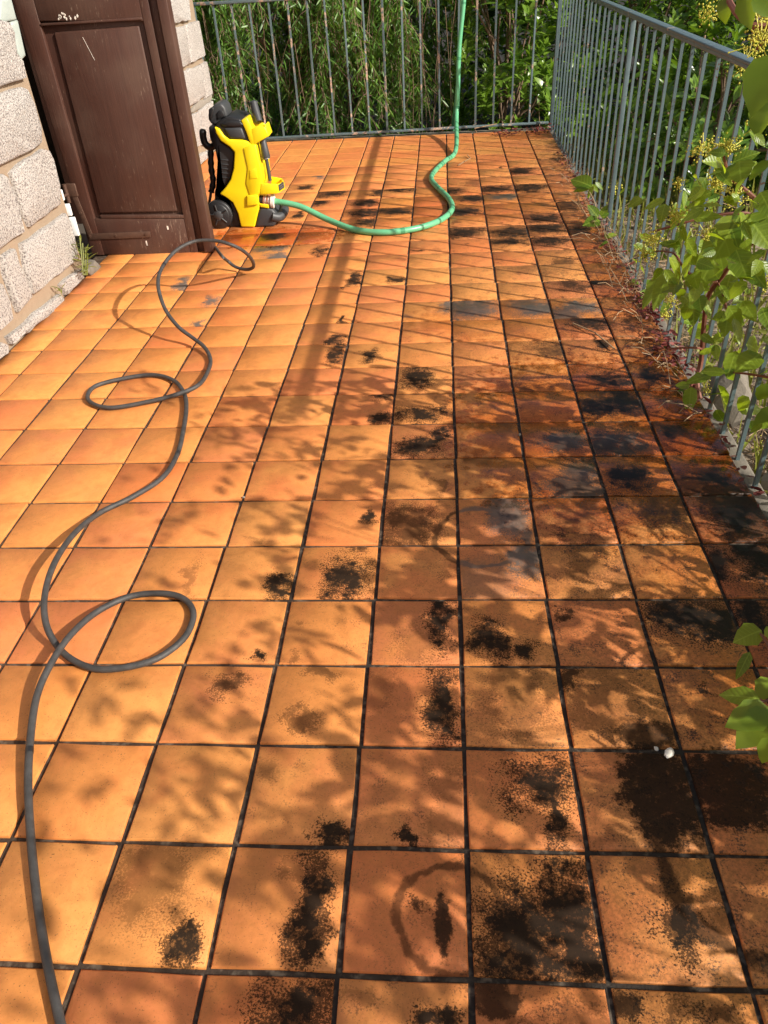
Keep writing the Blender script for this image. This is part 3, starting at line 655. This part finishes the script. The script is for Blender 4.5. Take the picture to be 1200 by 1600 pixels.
a = [onY(329, 232, 3.78), onY(330, 262, 3.78), onY(333, 283, 3.78), onY(330, 300, 3.78)]
MB().tube(spline(a, .01), [.015 + .003 * ((k // 2) % 2) for k in range(len(spline(a, .01)))], 10).build('strain_relief', M_BLK, hose, True)
for t in (.30, .62, .9):
    i = int(len(path) * t); MB().tube(path[i:i + 2], .0084, 10).build('hose_mark', M_BLK, hose, True)

gh = empty('garden_hose', (-.2, 4.5, 0), 'green garden hose running from the yellow washer to the far railing', 'hose')
gp = [tuple(lerp(1.0)), tuple(lerp(1.25)), tuple(onY(470, 323, 3.69) ), tuple(G(512, 343, .045))] + [tuple(G(x, y, .018)) for x, y in ((555, 359), (600, 363), (650, 357), (688, 344), (706, 327), (701, 310), (685, 294), (674, 280), (679, 268), (695, 252))]
gp += [tuple(G(712, 235, .03)), (.085, 5.86, .14), (.095, 5.92, .32), (.105, 5.955, .6), (.135, 5.985, .88), (.14, 6.03, 1.0), (.14, 6.11, 1.0), (.12, 6.17, .85), (.10, 6.25, .3), (.05, 6.6, -.2)]
gpath = spline(gp, .02); MB().tube(gpath, .0165, 12).build('tube', M_GHOSE, gh, True)
for t in (.14, .22, .30, .36, .41, .45, .49, .52, .55, .60, .66, .72):
    i = int(len(gpath) * t); MB().tube(gpath[i:i + 2], .0172, 12, False).build('band', M_GDARK, gh, True)
cp = spline([tuple(lerp(.95)), tuple(lerp(1.05)), tuple(lerp(1.12))], .01)

# ------------------------------------------------------------------ plants
def leaf_geo(L, Wd, fold=.25, droop=.25, seg=5, serr=0., shape=1.0):
    v = [(0, 0, 0)]; f = []; rows = []
    for i in range(1, seg):
        t = i / seg; w = Wd * (math.sin(math.pi * t ** (.75 * shape)) ** .8) * .5
        if serr and i % 2: w *= 1 + serr
        z = -droop * L * t * t; b = len(v)
        v += [(t * L, -w, z + fold * w), (t * L, 0, z), (t * L - (serr * .1 * L if serr and i % 2 else 0), w, z + fold * w)]; rows.append(b)
    b = len(v); v.append((L, 0, -droop * L)); f += [(0, rows[0], rows[0] + 1), (0, rows[0] + 1, rows[0] + 2)]
    for a, c in zip(rows[:-1], rows[1:]): f += [(a, c, c + 1, a + 1), (a + 1, c + 1, c + 2, a + 2)]
    a = rows[-1]; f += [(a, b, a + 1), (a + 1, b, a + 2)]
    return v, f
def frame(pos, d, up, scale=1, roll=0):
    x = Vector(d).normalized(); z = Vector(up); z = z - x * z.dot(x)
    z = z.normalized() if z.length > 1e-5 else x.orthogonal().normalized(); y = z.cross(x)
    m = Matrix(((x.x, y.x, z.x, pos[0]), (x.y, y.y, z.y, pos[1]), (x.z, y.z, z.z, pos[2]), (0, 0, 0, 1)))
    s = (scale, scale, scale) if not hasattr(scale, '__len__') else scale
    return m @ Matrix.Rotation(roll, 4, 'X') @ Matrix.Diagonal((*s, 1))
def foliage(root, trans, geos, mat, nobj=280, partname='leaf', rest='foliage'):
    """leaves that show largest become parts, the others one joined part"""
    meshes = [mesh(partname, v, f, mat, True) for v, f in geos]; off = Matrix.Translation(-Vector(root.location))
    def key(m):
        p = np.array(m[0].translation); x, y, w = proj(p); vis = w > .1 and 0 < x < 1200 and 0 < y < 1600
        return (not vis, w)
    trans = sorted(trans, key=key); vis = [t for t in trans if not key(t)[0]]
    k = min(nobj, len(vis)); mb_ = MB()
    for i, (m, g) in enumerate(trans):
        if i < k: o = link(partname, meshes[g], root); o.matrix_local = off @ m
        else:
            v, f = geos[g]; mb_.add([m @ Vector(q) for q in v], f)
    if mb_.v:
        me_ = mesh(rest, [Vector(q) - Vector(root.location) for q in mb_.v], mb_.f, mat, True); tag(link(rest, me_, root), kind='stuff')
def rdir(zlo=-1, zhi=1):
    a = U(0, 2 * math.pi); z = U(zlo, zhi); r = math.sqrt(max(0, 1 - z * z)); return Vector((r * math.cos(a), r * math.sin(a), z))

# -- vine in sight on the side rail
vine = empty('climbing_vine', (.95, 1.9, -.25), 'broad leaved climbing vine with yellow green flowers spilling through the side railing', 'vine')
LV = [leaf_geo(1, .46, .3, .22, 7, .14), leaf_geo(1, .55, .18, .40, 7, .12), leaf_geo(1, .38, .35, .10, 6, .10)]
TR = []
def vp(px, py, X=.82, lim=1.78):
    # the shoots lean in over the terrace: nearer the camera the higher they hang
    p = onX(px, py, X)
    while p[1] + .73 * p[2] > lim and p[2] > .12 and X > .50:
        X -= .01; p = onX(px, py, X)
    return p
def traced(bx, by, tx, ty, wide=1., X=.80, dX=0., upv=None):
    a = vp(bx, by, X, 1.78 + U(-.12, .05)); b = atw(tx, ty, depth(a) + dX * .6); d = (b - a) * 1.08; L = np.linalg.norm(d)
    up = Vector(upv) if upv else Vector((-.55 + U(-.35, .35), -.75 + U(-.35, .35), .75))
    TR.append((frame(a, d, up, (L, L * wide, L)), random.randrange(3)))
for q in [(1130,254,1103,251,1.3),(1135,236,1161,226,1.2),(1145,254,1184,236,1.1),(1155,252,1156,274,1.9),(1165,258,1190,270,1.3),(1203,250,1172,278,1.2),(1165,335,1205,385,1.6),(1157,335,1098,428,.75),(1065,352,1071,378,.9),(1072,373,1088,400,1.1),(1076,393,1086,417,1.3),
          (1150,388,1124,383,1.3),(1150,390,1166,432,1.3),(1152,392,1192,446,.9),(1045,420,1004,476,.95),(1045,425,1022,480,1.0),(1052,427,1053,452,1.4),(1076,428,1080,452,1.4),(1142,428,1128,472,1.5),(1092,462,1094,482,1.6),(1085,462,1083,506,1.3),(1078,475,1066,500,1.2),
          (1137,493,1117,494,1.6),(1138,492,1132,522,1.5),(1140,490,1158,503,1.2),(1188,553,1152,577,1.8),(1150,548,1137,588,1.5),(1078,603,1057,634,1.5),(1080,604,1076,643,1.2),(1082,604,1094,636,1.2),(1078,602,1056,602,1.3),(1083,600,1090,582,1.2),(1118,538,1120,562,1.3),(1166,538,1194,546,1.6),
          (1118,640,1130,660,1.3),(1185,648,1205,668,1.8),(1200,600,1185,625,1.6),(1134,-6,1129,32,1.2),(1164,-14,1168,38,1.1),(1180,-10,1206,22,1.4),(1140,10,1160,-12,1.2),(1207,84,1176,158,1.25),(1205,150,1180,200,1.2),(1170,205,1196,222,1.2),(1188,300,1204,330,1.4),(1098,300,1078,322,1.2),(1040,318,1030,345,1.3),(1060,330,1050,358,1.2),
          (1160,470,1180,500,1.4),(1190,480,1206,515,1.3),(1110,570,1098,594,1.2),(1130,520,1112,533,1.2),(1170,620,1150,640,1.3),(1003,310,985,318,1.3)]:
    traced(*q, X=.80 + U(-.04, .06), dX=U(-.05, .05))
VC = [(1050, 340), (1100, 390), (1020, 440), (1190, 300), (1130, 300), (1080, 420), (1140, 420), (1110, 500), (1160, 560), (1190, 380), (1180, 640)]
for i in range(200):
    c = random.choice(VC); x, y = c[0] + random.gauss(0, 30), c[1] + random.gauss(0, 42); X = U(.80, 1.05)
    if x < 985 or (x < 1075 and y < 230) or (y > 600 and x < 1085) or y < 200: continue
    a = vp(x, y, U(.80, .86), 1.75 + U(-.25, .0)) if random.random() < .55 else onX(x, y, U(.95, 1.3))
    if a[0] > .9 and a[2] > (a[0] - .82) / 1.456: continue
    d = rdir(-.8, .2); sc_ = depth(a) / 2.6; TR.append((frame(a, d, rdir(.2, 1) + Vector((-.2, -.5, .2)), U(.05, .10) * sc_), random.randrange(3)))
st = MB()
def stem(pts, r0, r1, seg=6):
    p = spline(pts, .03); n_ = len(p); st.tube(p, [r0 + (r1 - r0) * i / (n_ - 1) for i in range(n_)], seg)
X8 = .83
stem([(.98, 1.55, -.3), onX(1092, 620, X8), onX(1096, 560, X8), vp(1105, 470, X8 + .02), vp(1130, 430, X8), vp(1160, 390, X8), vp(1205, 365, X8)], .011, .006)
stem([vp(1120, 440, X8), vp(1075, 426, .79), vp(1052, 395, .80), vp(1020, 393, .80)], .005, .002)
stem([vp(1205, 335, .82), vp(1168, 300, .80), vp(1140, 275, .80), vp(1130, 240, .80)], .007, .003)
stem([vp(1205, 345, .82), vp(1165, 333, .80), vp(1110, 337, .82), vp(1055, 352, .84), vp(1020, 362, .84)], .005, .003)
stem([vp(1205, 42, .85), vp(1175, 40, .85), vp(1150, 20, .85), vp(1135, -8, .85)], .007, .005)
stem([vp(1205, 50, .84), vp(1190, 68, .84), vp(1180, 80, .84)], .004, .002)
stem([vp(1137, 492, .80), vp(1128, 455, .83), vp(1115, 430, .84)], .003, .0025)
stem([vp(1096, 545, .83), vp(1078, 543, .80), vp(1040, 545, .79)], .004, .003)
stem([vp(1205, 590, .83), vp(1150, 582, .82), vp(1105, 580, .83)], .004, .003)
stem([vp(1080, 604, .78), vp(1086, 590, .82), vp(1092, 575, .84)], .003, .003)
st.build('stem', M_STEMR, vine, True)
foliage(vine, TR, LV, M_LVINEV, 600)
# flower heads
octv = [(1, 0, 0), (-1, 0, 0), (0, 1, 0), (0, -1, 0), (0, 0, 1), (0, 0, -1)]; octf = [(0, 2, 4), (2, 1, 4), (1, 3, 4), (3, 0, 4), (2, 0, 5), (1, 2, 5), (3, 1, 5), (0, 3, 5)]
def flower(px, py, hx, hy, nb, X):
    mb_ = MB(); c = vp(px, py, X, 1.75) if X < .87 else onX(px, py, X + .15)
    sx = hx * c[1] * 0; k = float(np.linalg.norm(c - CAM)) / FOC
    root_p = c + RT * hx * k * .8 - UP * hy * k * .8
    for i in range(int(nb * 1.4)):
        o = RT * random.gauss(0, .45) * hx * k + UP * random.gauss(0, .45) * hy * k + FW * random.gauss(0, .4) * hx * k
        s = U(.0009, .0018) * k * 1000 ; p = c + o; mb_.add([tuple(p + np.array(q) * s) for q in octv], octf)
        if i % 5 == 0: mb_.tube([tuple(p), tuple(c + (o * .45) - UP * hy * k * .2)], .0010, 3, False)
    mb_.build('flower_head', M_BUD, vine)
for q in [(1100, 235, 24, 16, 90, .80), (1140, 228, 18, 12, 60, .80), (1120, 285, 28, 16, 130, .82), (1150, 308, 18, 14, 70, .82), (1095, 325, 14, 16, 60, .84), (1060, 285, 10, 10, 30, .86), (1058, 335, 16, 14, 60, .84), (1022, 372, 18, 12, 80, .83), (1010, 395, 14, 12, 60, .83), (1190, 55, 22, 26, 130, .86),
          (1165, 95, 20, 20, 90, .88), (1195, 20, 14, 18, 60, .88), (1110, 18, 18, 14, 60, 1.1), (1185, 190, 16, 14, 60, .84), (1050, 470, 12, 10, 40, .84), (1105, 610, 8, 18, 40, .86), (1190, 440, 12, 14, 40, .95), (1042, 492, 8, 8, 30, .82), (1105, 365, 12, 10, 40, .84), (1190, 700, 14, 14, 40, .95), (960, 295, 10, 8, 25, .9)]: flower(*q)

# -- near leaves that reach in from the right
spray = empty('vine_shoot', (.95, .35, 0), 'dark green vine shoot with broad leaves hanging over the moss stained tiles', 'vine')
TR = []
for q in [(1190,985,1150,998,1.5),(1172,1018,1150,1062,.9),(1186,1092,1128,1082,1.0),(1204,1108,1138,1132,1.35),(1206,1110,1158,1165,1.2),(1204,1060,1188,1090,1.6),(1206,1150,1190,1195,1.4),(1210,1000,1196,975,1.2)]:
    w_ = depth(G(q[0], q[1])) * .86; a = atw(q[0], q[1], w_); b = atw(q[2], q[3], w_ + U(-.03, .03)); d = b - a; L = np.linalg.norm(d); TR.append((frame(a, d, (-.3 + U(-.2, .2), -.5, .9), (L, L * q[4], L)), random.randrange(3)))
for i in range(25):
    p = (U(.72, 1.0), U(.1, .45), U(.05, .4))
    if not in_frame(p, 40): TR.append((frame(p, rdir(-.6, .3), rdir(.3, 1), U(.07, .11)), random.randrange(3)))
st = MB(); stem([(.98, .2, -.2), (.86, .3, .25), atw(1215, 1090, depth(G(1215, 1090)) * .86), atw(1190, 1092, depth(G(1190, 1092)) * .86)], .006, .002); stem([atw(1215, 1090, depth(G(1215, 1090)) * .86), atw(1205, 1020, depth(G(1205, 1020)) * .86), atw(1188, 990, depth(G(1188, 990)) * .86)], .003, .002); st.build('stem', M_STEMR, spray, True)
foliage(spray, TR[:8], LV, M_LVINEV, 40)

# -- the bush of the same vine to the right and behind the camera: it throws the dappled shade
bush = empty('vine_bush', (1.4, -.2, -.28), 'tall loose vine bush leaning over the railing right of the terrace', 'vine')
TR = []; tries = 0; tips = []
def shade_density(gx, gy):
    edge = -1.10 + .14 * (1.5 - gy) if gy > 0 else -.90
    d = max(0, min(1, (gx - edge) / .38)) * max(0, min(1, (1.80 + .10 * gx - gy) / .22))
    d *= .58 + .42 * max(0, min(1, (gx + .35) / .8))
    nz = mnoise.fractal(Vector((gx * 5.2, gy * 5.2, 2.3)), 1.0, 2.0, 3)
    return d * max(0.0, min(1,   .50 + nz * 2.1))
while len(TR) < 3900 and tries < 260000:
    tries += 1; gx, gy = U(-1.2, .85), U(-1.2, 2.0)
    if random.random() > shade_density(gx, gy): continue
    z0 = max(.06, (.88 - gx) / 1.4556); z = z0 + U(0, .55) * random.random(); k = z / .687
    p = (gx + k, gy - .5 * k, z)
    if in_frame(p, 70): continue
    s = U(.035, .085) * (.72 if gx < -.35 else 1); d = rdir(-.8, .25); TR.append((frame(p, d, rdir(.1, 1), s), random.randrange(3)))
    if len(TR) % 110 == 0: tips.append(p)
st = MB()
for i, p in enumerate(tips):
    b = (1.15 + U(0, .9), -1.0 + U(0, 1.7), -.28); m = ((p[0] + b[0]) / 2 + U(0, .15), (p[1] + b[1]) / 2, p[2] * .55)
    if not (in_frame(m, 30) or in_frame(p, 30)): stem([b, m, p], .0045, .002, 5)
st.build('stem', M_STEMR, bush, True)
foliage(bush, TR, LV, M_LVINE, 0)

# -- laurel shrubs beyond the rails
LL = [leaf_geo(1, .36, .28, .12, 5), leaf_geo(1, .42, .15, .25, 5), leaf_geo(1, .30, .35, .05, 5)]
def laurel(name, label, cx, cy, rx, ry, z0, z1, nclus, leafL, nobj=290, seed=1, mat=M_LLAU, cat='shrub', cap=None):
    random.seed(seed); root = empty(name, (cx, cy, -.3), label, cat, None); TR = []; st_ = MB(); sp = []
    for i in range(nclus):
        for _ in range(40):
            a = U(0, 2 * math.pi); rr = U(.55, 1.0) ** .7 if random.random() < .75 else U(.1, .6); t = U(0, 1)
            x, y, z = cx + rx * rr * math.cos(a), cy + ry * rr * math.sin(a), z0 + (z1 - z0) * t
            if cap and z > cap(x, y): continue
            if mnoise.noise(Vector((x * 2.6, y * 2.6, z * 2.6 + seed))) < -.18: continue
            break
        else: continue
        ax = (Vector((x - cx, y - cy, .45 * (z - z0) + .25)).normalized() + rdir() * .5).normalized(); ax = (ax + Vector((0, 0, .5))).normalized()
        nl = random.randrange(7, 13); L = leafL * U(.75, 1.2)
        for q in range(nl):
            an = q * 2.4 + U(-.3, .3); o = ax.orthogonal().normalized(); o.rotate(Matrix.Rotation(an, 3, ax)); h_ = q / nl
            d = (o * (1.0 - .6 * h_) + ax * (.15 + .9 * h_)).normalized(); p = Vector((x, y, z)) + ax * (h_ - .6) * L * .9
            TR.append((frame(p, d, ax + o * -.2, L * U(.8, 1.15) * (1 - .35 * h_)), random.randrange(3)))
        if i % 14 == 0: sp.append((x, y, z))
    for p in sp: st_.tube(spline([(cx + U(-.2, .2) * rx, cy + U(-.2, .2) * ry, -.3), ((cx + p[0]) / 2 + U(-.1, .1), (cy + p[1]) / 2, (p[2] - .1) * .5), p], .08), .008, 5)
    st_.build('branch', M_TWIG, root, True); foliage(root, TR, LL, mat, nobj)
    return root
cap = lambda x, y: (x - .86) / 1.5 - .02 if y + .73 * max(0, x) < 6.3 else 9
laurel('laurel_shrub', 'glossy green laurel shrub behind the far railing right of the green hose', .62, 6.85, .62, .55, -.2, 1.7, 460, .12, seed=2)
laurel('laurel_shrub', 'tall dark laurel shrub rising behind the far corner of the two railings', 1.75, 7.3, .8, .8, -.3, 1.9, 460, .125, seed=3)
laurel('laurel_shrub', 'wide laurel shrub seen above the handrail of the side railing', 3.0, 7.0, 1.1, 1.1, -.3, 1.35, 560, .135, seed=4, cap=lambda x, y: min(1.5, (x - .8) / 1.42 + max(0, y - 6) * .7))
laurel('laurel_shrub', 'low laurel shrub seen through the bars of the side railing', 1.75, 5.2, .7, .9, -.3, .8, 330, .115, seed=5, cap=lambda x, y: (x - .84) / 1.5)
laurel('laurel_shrub', 'sunlit laurel shrub far to the right beyond the vine flowers', 3.2, 5.0, 1.2, .9, -.3, 1.3, 440, .125, seed=6, cap=lambda x, y: (x - .84) / 1.5)

# -- weeping shrub behind the far railing
random.seed(21)
weep = empty('weeping_shrub', (-1.0, 7.0, -.3), 'weeping shrub with narrow hanging leaves behind the far railing left of the green hose', 'shrub')
LW = [leaf_geo(.085, .012, .2, .15, 3), leaf_geo(.070, .010, .2, -.1, 3)]
def weep_branch(seed):
    r = random.Random(seed); mb_ = MB(); L = r.uniform(1.0, 1.6); pts_ = []; x = y = 0
    for i in range(12): pts_.append((x, y, -L * i / 11)); x += r.uniform(-.02, .02); y += r.uniform(-.02, .02)
    tw = [pts_]
    for k in range(9):
        i = r.randrange(1, 10); b = pts_[i]; a = r.uniform(0, 6.28); l2 = r.uniform(.2, .45); tw.append([(b[0] + math.cos(a) * l2 * .75 * (t / 4) , b[1] + math.sin(a) * l2 * .75 * (t / 4), b[2] - l2 * .9 * (t / 4) ** 1.8) for t in range(5)])
    V = MB(); stemV = MB()
    for p_ in tw:
        stemV.tube(p_, .0028, 3, False); sp_ = spline(p_, .014)
        for q, c in enumerate(sp_):
            if r.random() < .18: continue
            a = q * 2.2 + r.uniform(-.6, .6); d = Vector((math.cos(a), math.sin(a), -.9 + r.uniform(-.9, .7))); g = LW[r.randrange(2)]; m = frame(c, d, rdir(-.2, 1), r.uniform(.75, 1.25))
            V.add([m @ Vector(v_) for v_ in g[0]], g[1])
    me_ = mesh('hanging_branch', V.v + stemV.v, V.f + [tuple(i + len(V.v) for i in f) for f in stemV.f], M_LWEEP, True)
    me_.materials.append(M_TWIG)
    for p_ in me_.polygons[len(V.f):]: p_.material_index = 1
    return me_
random.seed(22)
WB = [weep_branch(k) for k in range(9)]
for i in range(380):
    x = U(-2.6, .16); y = U(6.2, 7.4); 
    if x > -.1 and y < 6.4: continue
    ztop = U(1.1, 2.3) if random.random() < .8 else U(.7, 1.2)
    if mnoise.noise(Vector((x * 3.1, y * 2.2, 0))) < -.02: continue
    o = link('hanging_branch', WB[i % 9], weep); o.location = (x + 1.0, y - 7.0, ztop + .3); o.rotation_euler = (U(-.12, .12), U(-.12, .12), U(0, 6.28)); o.scale = (U(.9, 1.2),) * 3
st = MB()
for k in range(7): stem([(-1.0 + U(-.25, .25), 7.2 + U(-.2, .2), -.35), (-1.2 + U(-.8, .8), 7.0 + U(-.3, .3), .9), (-1.1 + U(-1.3, 1.2), 6.8 + U(-.4, .4), 2.2)], .03, .012)
for k in range(34):
    x, y = U(-1.9, .1), U(6.15, 6.5); stem([(x, y, U(.6, 1.1)), (x + U(-.08, .08), y + U(-.03, .05), U(.3, .5)), (x + U(-.12, .12), y, U(-.25, .1))], .0032, .0018, 4)
st.build('trunk', M_TWIG, weep, True)

# -- hedge that closes the view; gap shade is put into its leaf colour
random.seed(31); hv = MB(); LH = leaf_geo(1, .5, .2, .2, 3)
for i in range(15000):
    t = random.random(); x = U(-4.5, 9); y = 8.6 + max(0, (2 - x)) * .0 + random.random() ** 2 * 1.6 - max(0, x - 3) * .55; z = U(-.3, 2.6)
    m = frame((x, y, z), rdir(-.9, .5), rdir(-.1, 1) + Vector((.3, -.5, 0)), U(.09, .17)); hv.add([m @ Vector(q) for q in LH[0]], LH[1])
hm = mesh('hedge', hv.v, hv.f, M_LHEDGE, True); ho = link('hedge', hm); tag(ho, 'dense hedge with shade put into its leaf colour, closing off the garden behind the shrubs', 'hedge', kind='stuff')

# -- sunny ground cover and rubble beyond the side rail
random.seed(41); gc = MB()
for i in range(5200):
    x = .95 + abs(random.gauss(0, .9)); y = U(.9, 6.2)
    if mnoise.noise(Vector((x * 3, y * 3, 5))) < -.05: continue
    z = -.27; h_ = U(.03, .16) + .16 * max(0, mnoise.noise(Vector((x * 2, y * 2, 1))))
    h_ = min(h_, max(.04, (x - .86) / 1.5 + .3))
    if random.random() < .45:
        d = Vector((U(-.4, .4), U(-.4, .4), 1)); m = frame((x, y, z), d, rdir(-.2, .3), (h_ * 1.6, .035, .05))
    else: m = frame((x, y, z + h_), rdir(-.4, .4), rdir(.5, 1), U(.02, .05))
    gc.add([m @ Vector(q) for q in LL[0][0]], LL[0][1])
tag(link('ground_cover', mesh('ground_cover', gc.v, gc.f, M_LYEL, True)), kind='stuff')
dg = MB()
for i in range(700):
    x = .93 + abs(random.gauss(0, .6)); y = U(.9, 6.0); a = U(0, 6.28); L = U(.1, .3); c = Vector((x, y, -.26)); d = Vector((math.cos(a), math.sin(a), U(.1, 1.0))).normalized() * L
    if (c + d).x < .87: continue
    dg.tube([c, c + d * .5 + Vector((0, 0, .02)), c + d - Vector((0, 0, .03))], .0022, 3, False)
tag(dg.build('dry_grass', M_DRY), kind='stuff')
def rock(name, label, c, r, mat, seed, group=None):
    bm = bmesh.new(); bmesh.ops.create_icosphere(bm, subdivisions=2, radius=1)
    for v_ in bm.verts: v_.co *= 1 + .35 * mnoise.noise(v_.co * 1.3 + Vector((seed, 0, 0))); v_.co = Vector((v_.co.x * r[0], v_.co.y * r[1], v_.co.z * r[2]))
    me_ = bpy.data.meshes.new(name); bm.to_mesh(me_); bm.free(); me_.materials.append(mat); o = link(name, me_); o.location = c; o.rotation_euler[2] = seed
    return tag(o, label, 'stone', group)
rock('garden_stone', 'pinkish stone lying between the railing bars beside the vine stem', (.995, 1.80, -.10), (.09, .08, .12), M_CONC, 1)
rock('garden_stone', 'flat pale grey stone slab outside the near end of the side railing', (1.13, 1.32, -.16), (.14, .16, .08), M_CEMENT, 2)
rock('garden_stone', 'broken white stone at the picture edge outside the side railing', (1.08, 1.05, -.12), (.09, .08, .07), M_CHALK, 3)
rock('white_chip', 'small white chip lying on the dark moss at a tile corner', (*g2(1045, 1178), .004), (.013, .009, .006), M_CHALK, 4)
rock('white_chip', 'tiny white chip beside the larger chip on the dark moss', (*g2(1025, 1171), .003), (.005, .004, .003), M_CHALK, 5)
rock('white_chip', 'small pale crumb on a joint in the middle of the floor', (*g2(812, 680), .003), (.004, .006, .003), M_CEMENT, 6)
rock('white_chip', 'pale crumb on a tile corner right of the black hose', (*g2(381, 778), .003), (.004, .004, .003), M_CEMENT, 7)

# -- weeds growing along the edges
LS = [leaf_geo(1, .5, .2, .35, 5), leaf_geo(1, .38, .25, .2, 5)]
def weed(name, label, leaves, stems, X, mat=M_LVINE, smat=M_DRY, geos=None):
    r0 = onX(stems[0][0][0], stems[0][0][1], X); root = empty(name, tuple(r0), label, 'plant'); mb_ = MB()
    for s_ in stems: w_ = depth(onX(*s_[0], X)); mb_.tube(spline([atw(x, y, w_ + U(-.02, .02)) for x, y in s_], .02), .0028, 5)
    mb_.build('stem', smat, root, True); t = []
    for q in leaves:
        a = onX(q[0], q[1], X); b = atw(q[2], q[3], depth(a) + U(-.04, .04)); d = b - a; L = np.linalg.norm(d); t.append((frame(a, d, (-.4, -.6, .8), (L, L * q[4], L)), random.randrange(2)))
    if t: foliage(root, t, geos or LS, M_LVINEV, 60)
random.seed(51)
weed('edge_weed', 'broad leaved weed at the rail foot highest up the right edge', [(925,292,892,274,1.4),(925,292,895,296,1.2),(928,290,916,310,1.0),(925,288,935,300,1.3),(930,285,944,296,1.1)], [[(921,310),(920,280),(918,262)]], .80)
weed('edge_weed', 'round leaved weed left of the thick rail post', [(935,340,920,320,1.6),(938,345,915,345,1.7),(940,340,948,318,1.5),(942,342,950,330,1.4),(930,350,912,362,1.3)], [[(935,355),(930,320),(921,300)], [(930,352),(915,335),(908,322)]], .80)
weed('edge_weed', 'light green weed at the rail foot under the dry stems', [(970,425,952,418,1.2),(966,428,953,448,1.4),(970,440,1000,462,1.1),(985,440,1003,440,1.2),(1000,455,1018,470,1.2),(965,440,950,452,1.2)], [[(968,470),(966,440),(962,415)]], .80)
weed('edge_weed', 'curled pale leaf weed in front of the rail post foot', [(948,372,966,360,1.0),(950,374,944,360,.9),(952,376,935,385,.8)], [[(946,395),(948,372)]], .79)
weed('corner_weed', 'leafy weed in the far corner where both railings meet', [(808,165,795,150,1.3),(810,168,818,152,1.3),(805,180,798,196,1.3),(815,185,828,170,1.2),(830,175,838,160,1.1),(812,195,822,185,1.3)], [[(812,205),(808,170),(802,145)], [(843,200),(842,160),(840,120)]], .78)
wl = [leaf_geo(1, .2, .2, .1, 4), leaf_geo(1, .16, .2, .25, 4)]
root = empty('wall_weed', tuple(G(132, 432, 0.0)), 'spiky green weed growing at the stone wall foot beside the door', 'plant'); mb_ = MB()
tr_ = []
for k in range(4):
    s0 = onX(130 + k * 2, 430, -1.77); s1 = onX(125 + k * 4, 372 + k * 8, -1.78); mb_.tube([s0, s0 * .5 + s1 * .5, s1], .003, 5)
    for q in range(12):
        t = .15 + .85 * q / 12; p = s0 + (s1 - s0) * t; tr_.append((frame(p, rdir(.1, .8), (0, 0, 1), U(.035, .07)), q % 2))
mb_.build('stem', M_LYEL, root, True); foliage(root, tr_, wl, M_LYEL, 60)
root = empty('wall_weed', tuple(onX(95, 460, -1.80)), 'tiny reddish weed in the mortar at the foot of the wall', 'plant'); tr_ = []
for q in range(12):
    p = onX(93 + U(-6, 6), 456 + U(-6, 6), -1.80); tr_.append((frame(p, rdir(0, .9), (0, 0, 1), U(.02, .045)), q % 2))
foliage(root, tr_, wl, M_LYEL, 20)
# dry stems and leaf litter along the right edge and in the far corner
random.seed(61); dl = MB(); rl = MB()
for i in range(260):
    y = U(1.5, 5.0) if i % 3 else U(2.2, 3.6); x = .80 + random.gauss(0, .045); x = min(x, .86); a = U(0, 6.28); L = U(.04, .20)
    c = Vector((x, y, .006)); d = Vector((math.cos(a) * .6 - .05, math.sin(a), U(0, .7))) * L; dl.tube([c, c + d * .5 + Vector((0, 0, .012)), c + d], .0015, 3, False)
for (px, py) in ((690, 205), (735, 200), (745, 207)):
    c = Vector(G(px, py, .01)); dl.tube([c, c + Vector((U(-.05, .1), U(-.05, .05), .03)), c + Vector((U(-.15, .2), U(-.1, .05), .05))], .004, 4, False)
for (a_, b_) in (((716, 258), (735, 247)), ((735, 247), (730, 242)), ((895, 505), (930, 520)), ((930, 520), (960, 545))): dl.tube([G(*a_, .008), G(*b_, .012)], .003, 4, False)
tag(dl.build('dry_stem_litter', M_DRY), kind='stuff')
for i in range(760):
    if i < 110: x, y = random.gauss(.72, .07), random.gauss(5.92, .05)
    elif i < 180: x, y = random.gauss(.48, .05), random.gauss(5.85, .03)
    elif i < 300: x, y = random.gauss(.80, .03), random.gauss(2.35, .12)
    elif i < 420: x, y = random.gauss(.80, .03), random.gauss(1.95, .10)
    else: x, y = .83 - abs(random.gauss(0, .025)), U(1.0, 5.2)
    m = frame((min(x, .86), min(y, 6.02), U(.003, .04)), rdir(-.3, .5), rdir(.2, 1), U(.015, .035)); rl.add([m @ Vector(q) for q in LL[0][0]], LL[0][1])
tag(rl.build('red_leaf_litter', M_REDL, smooth=True), kind='stuff')
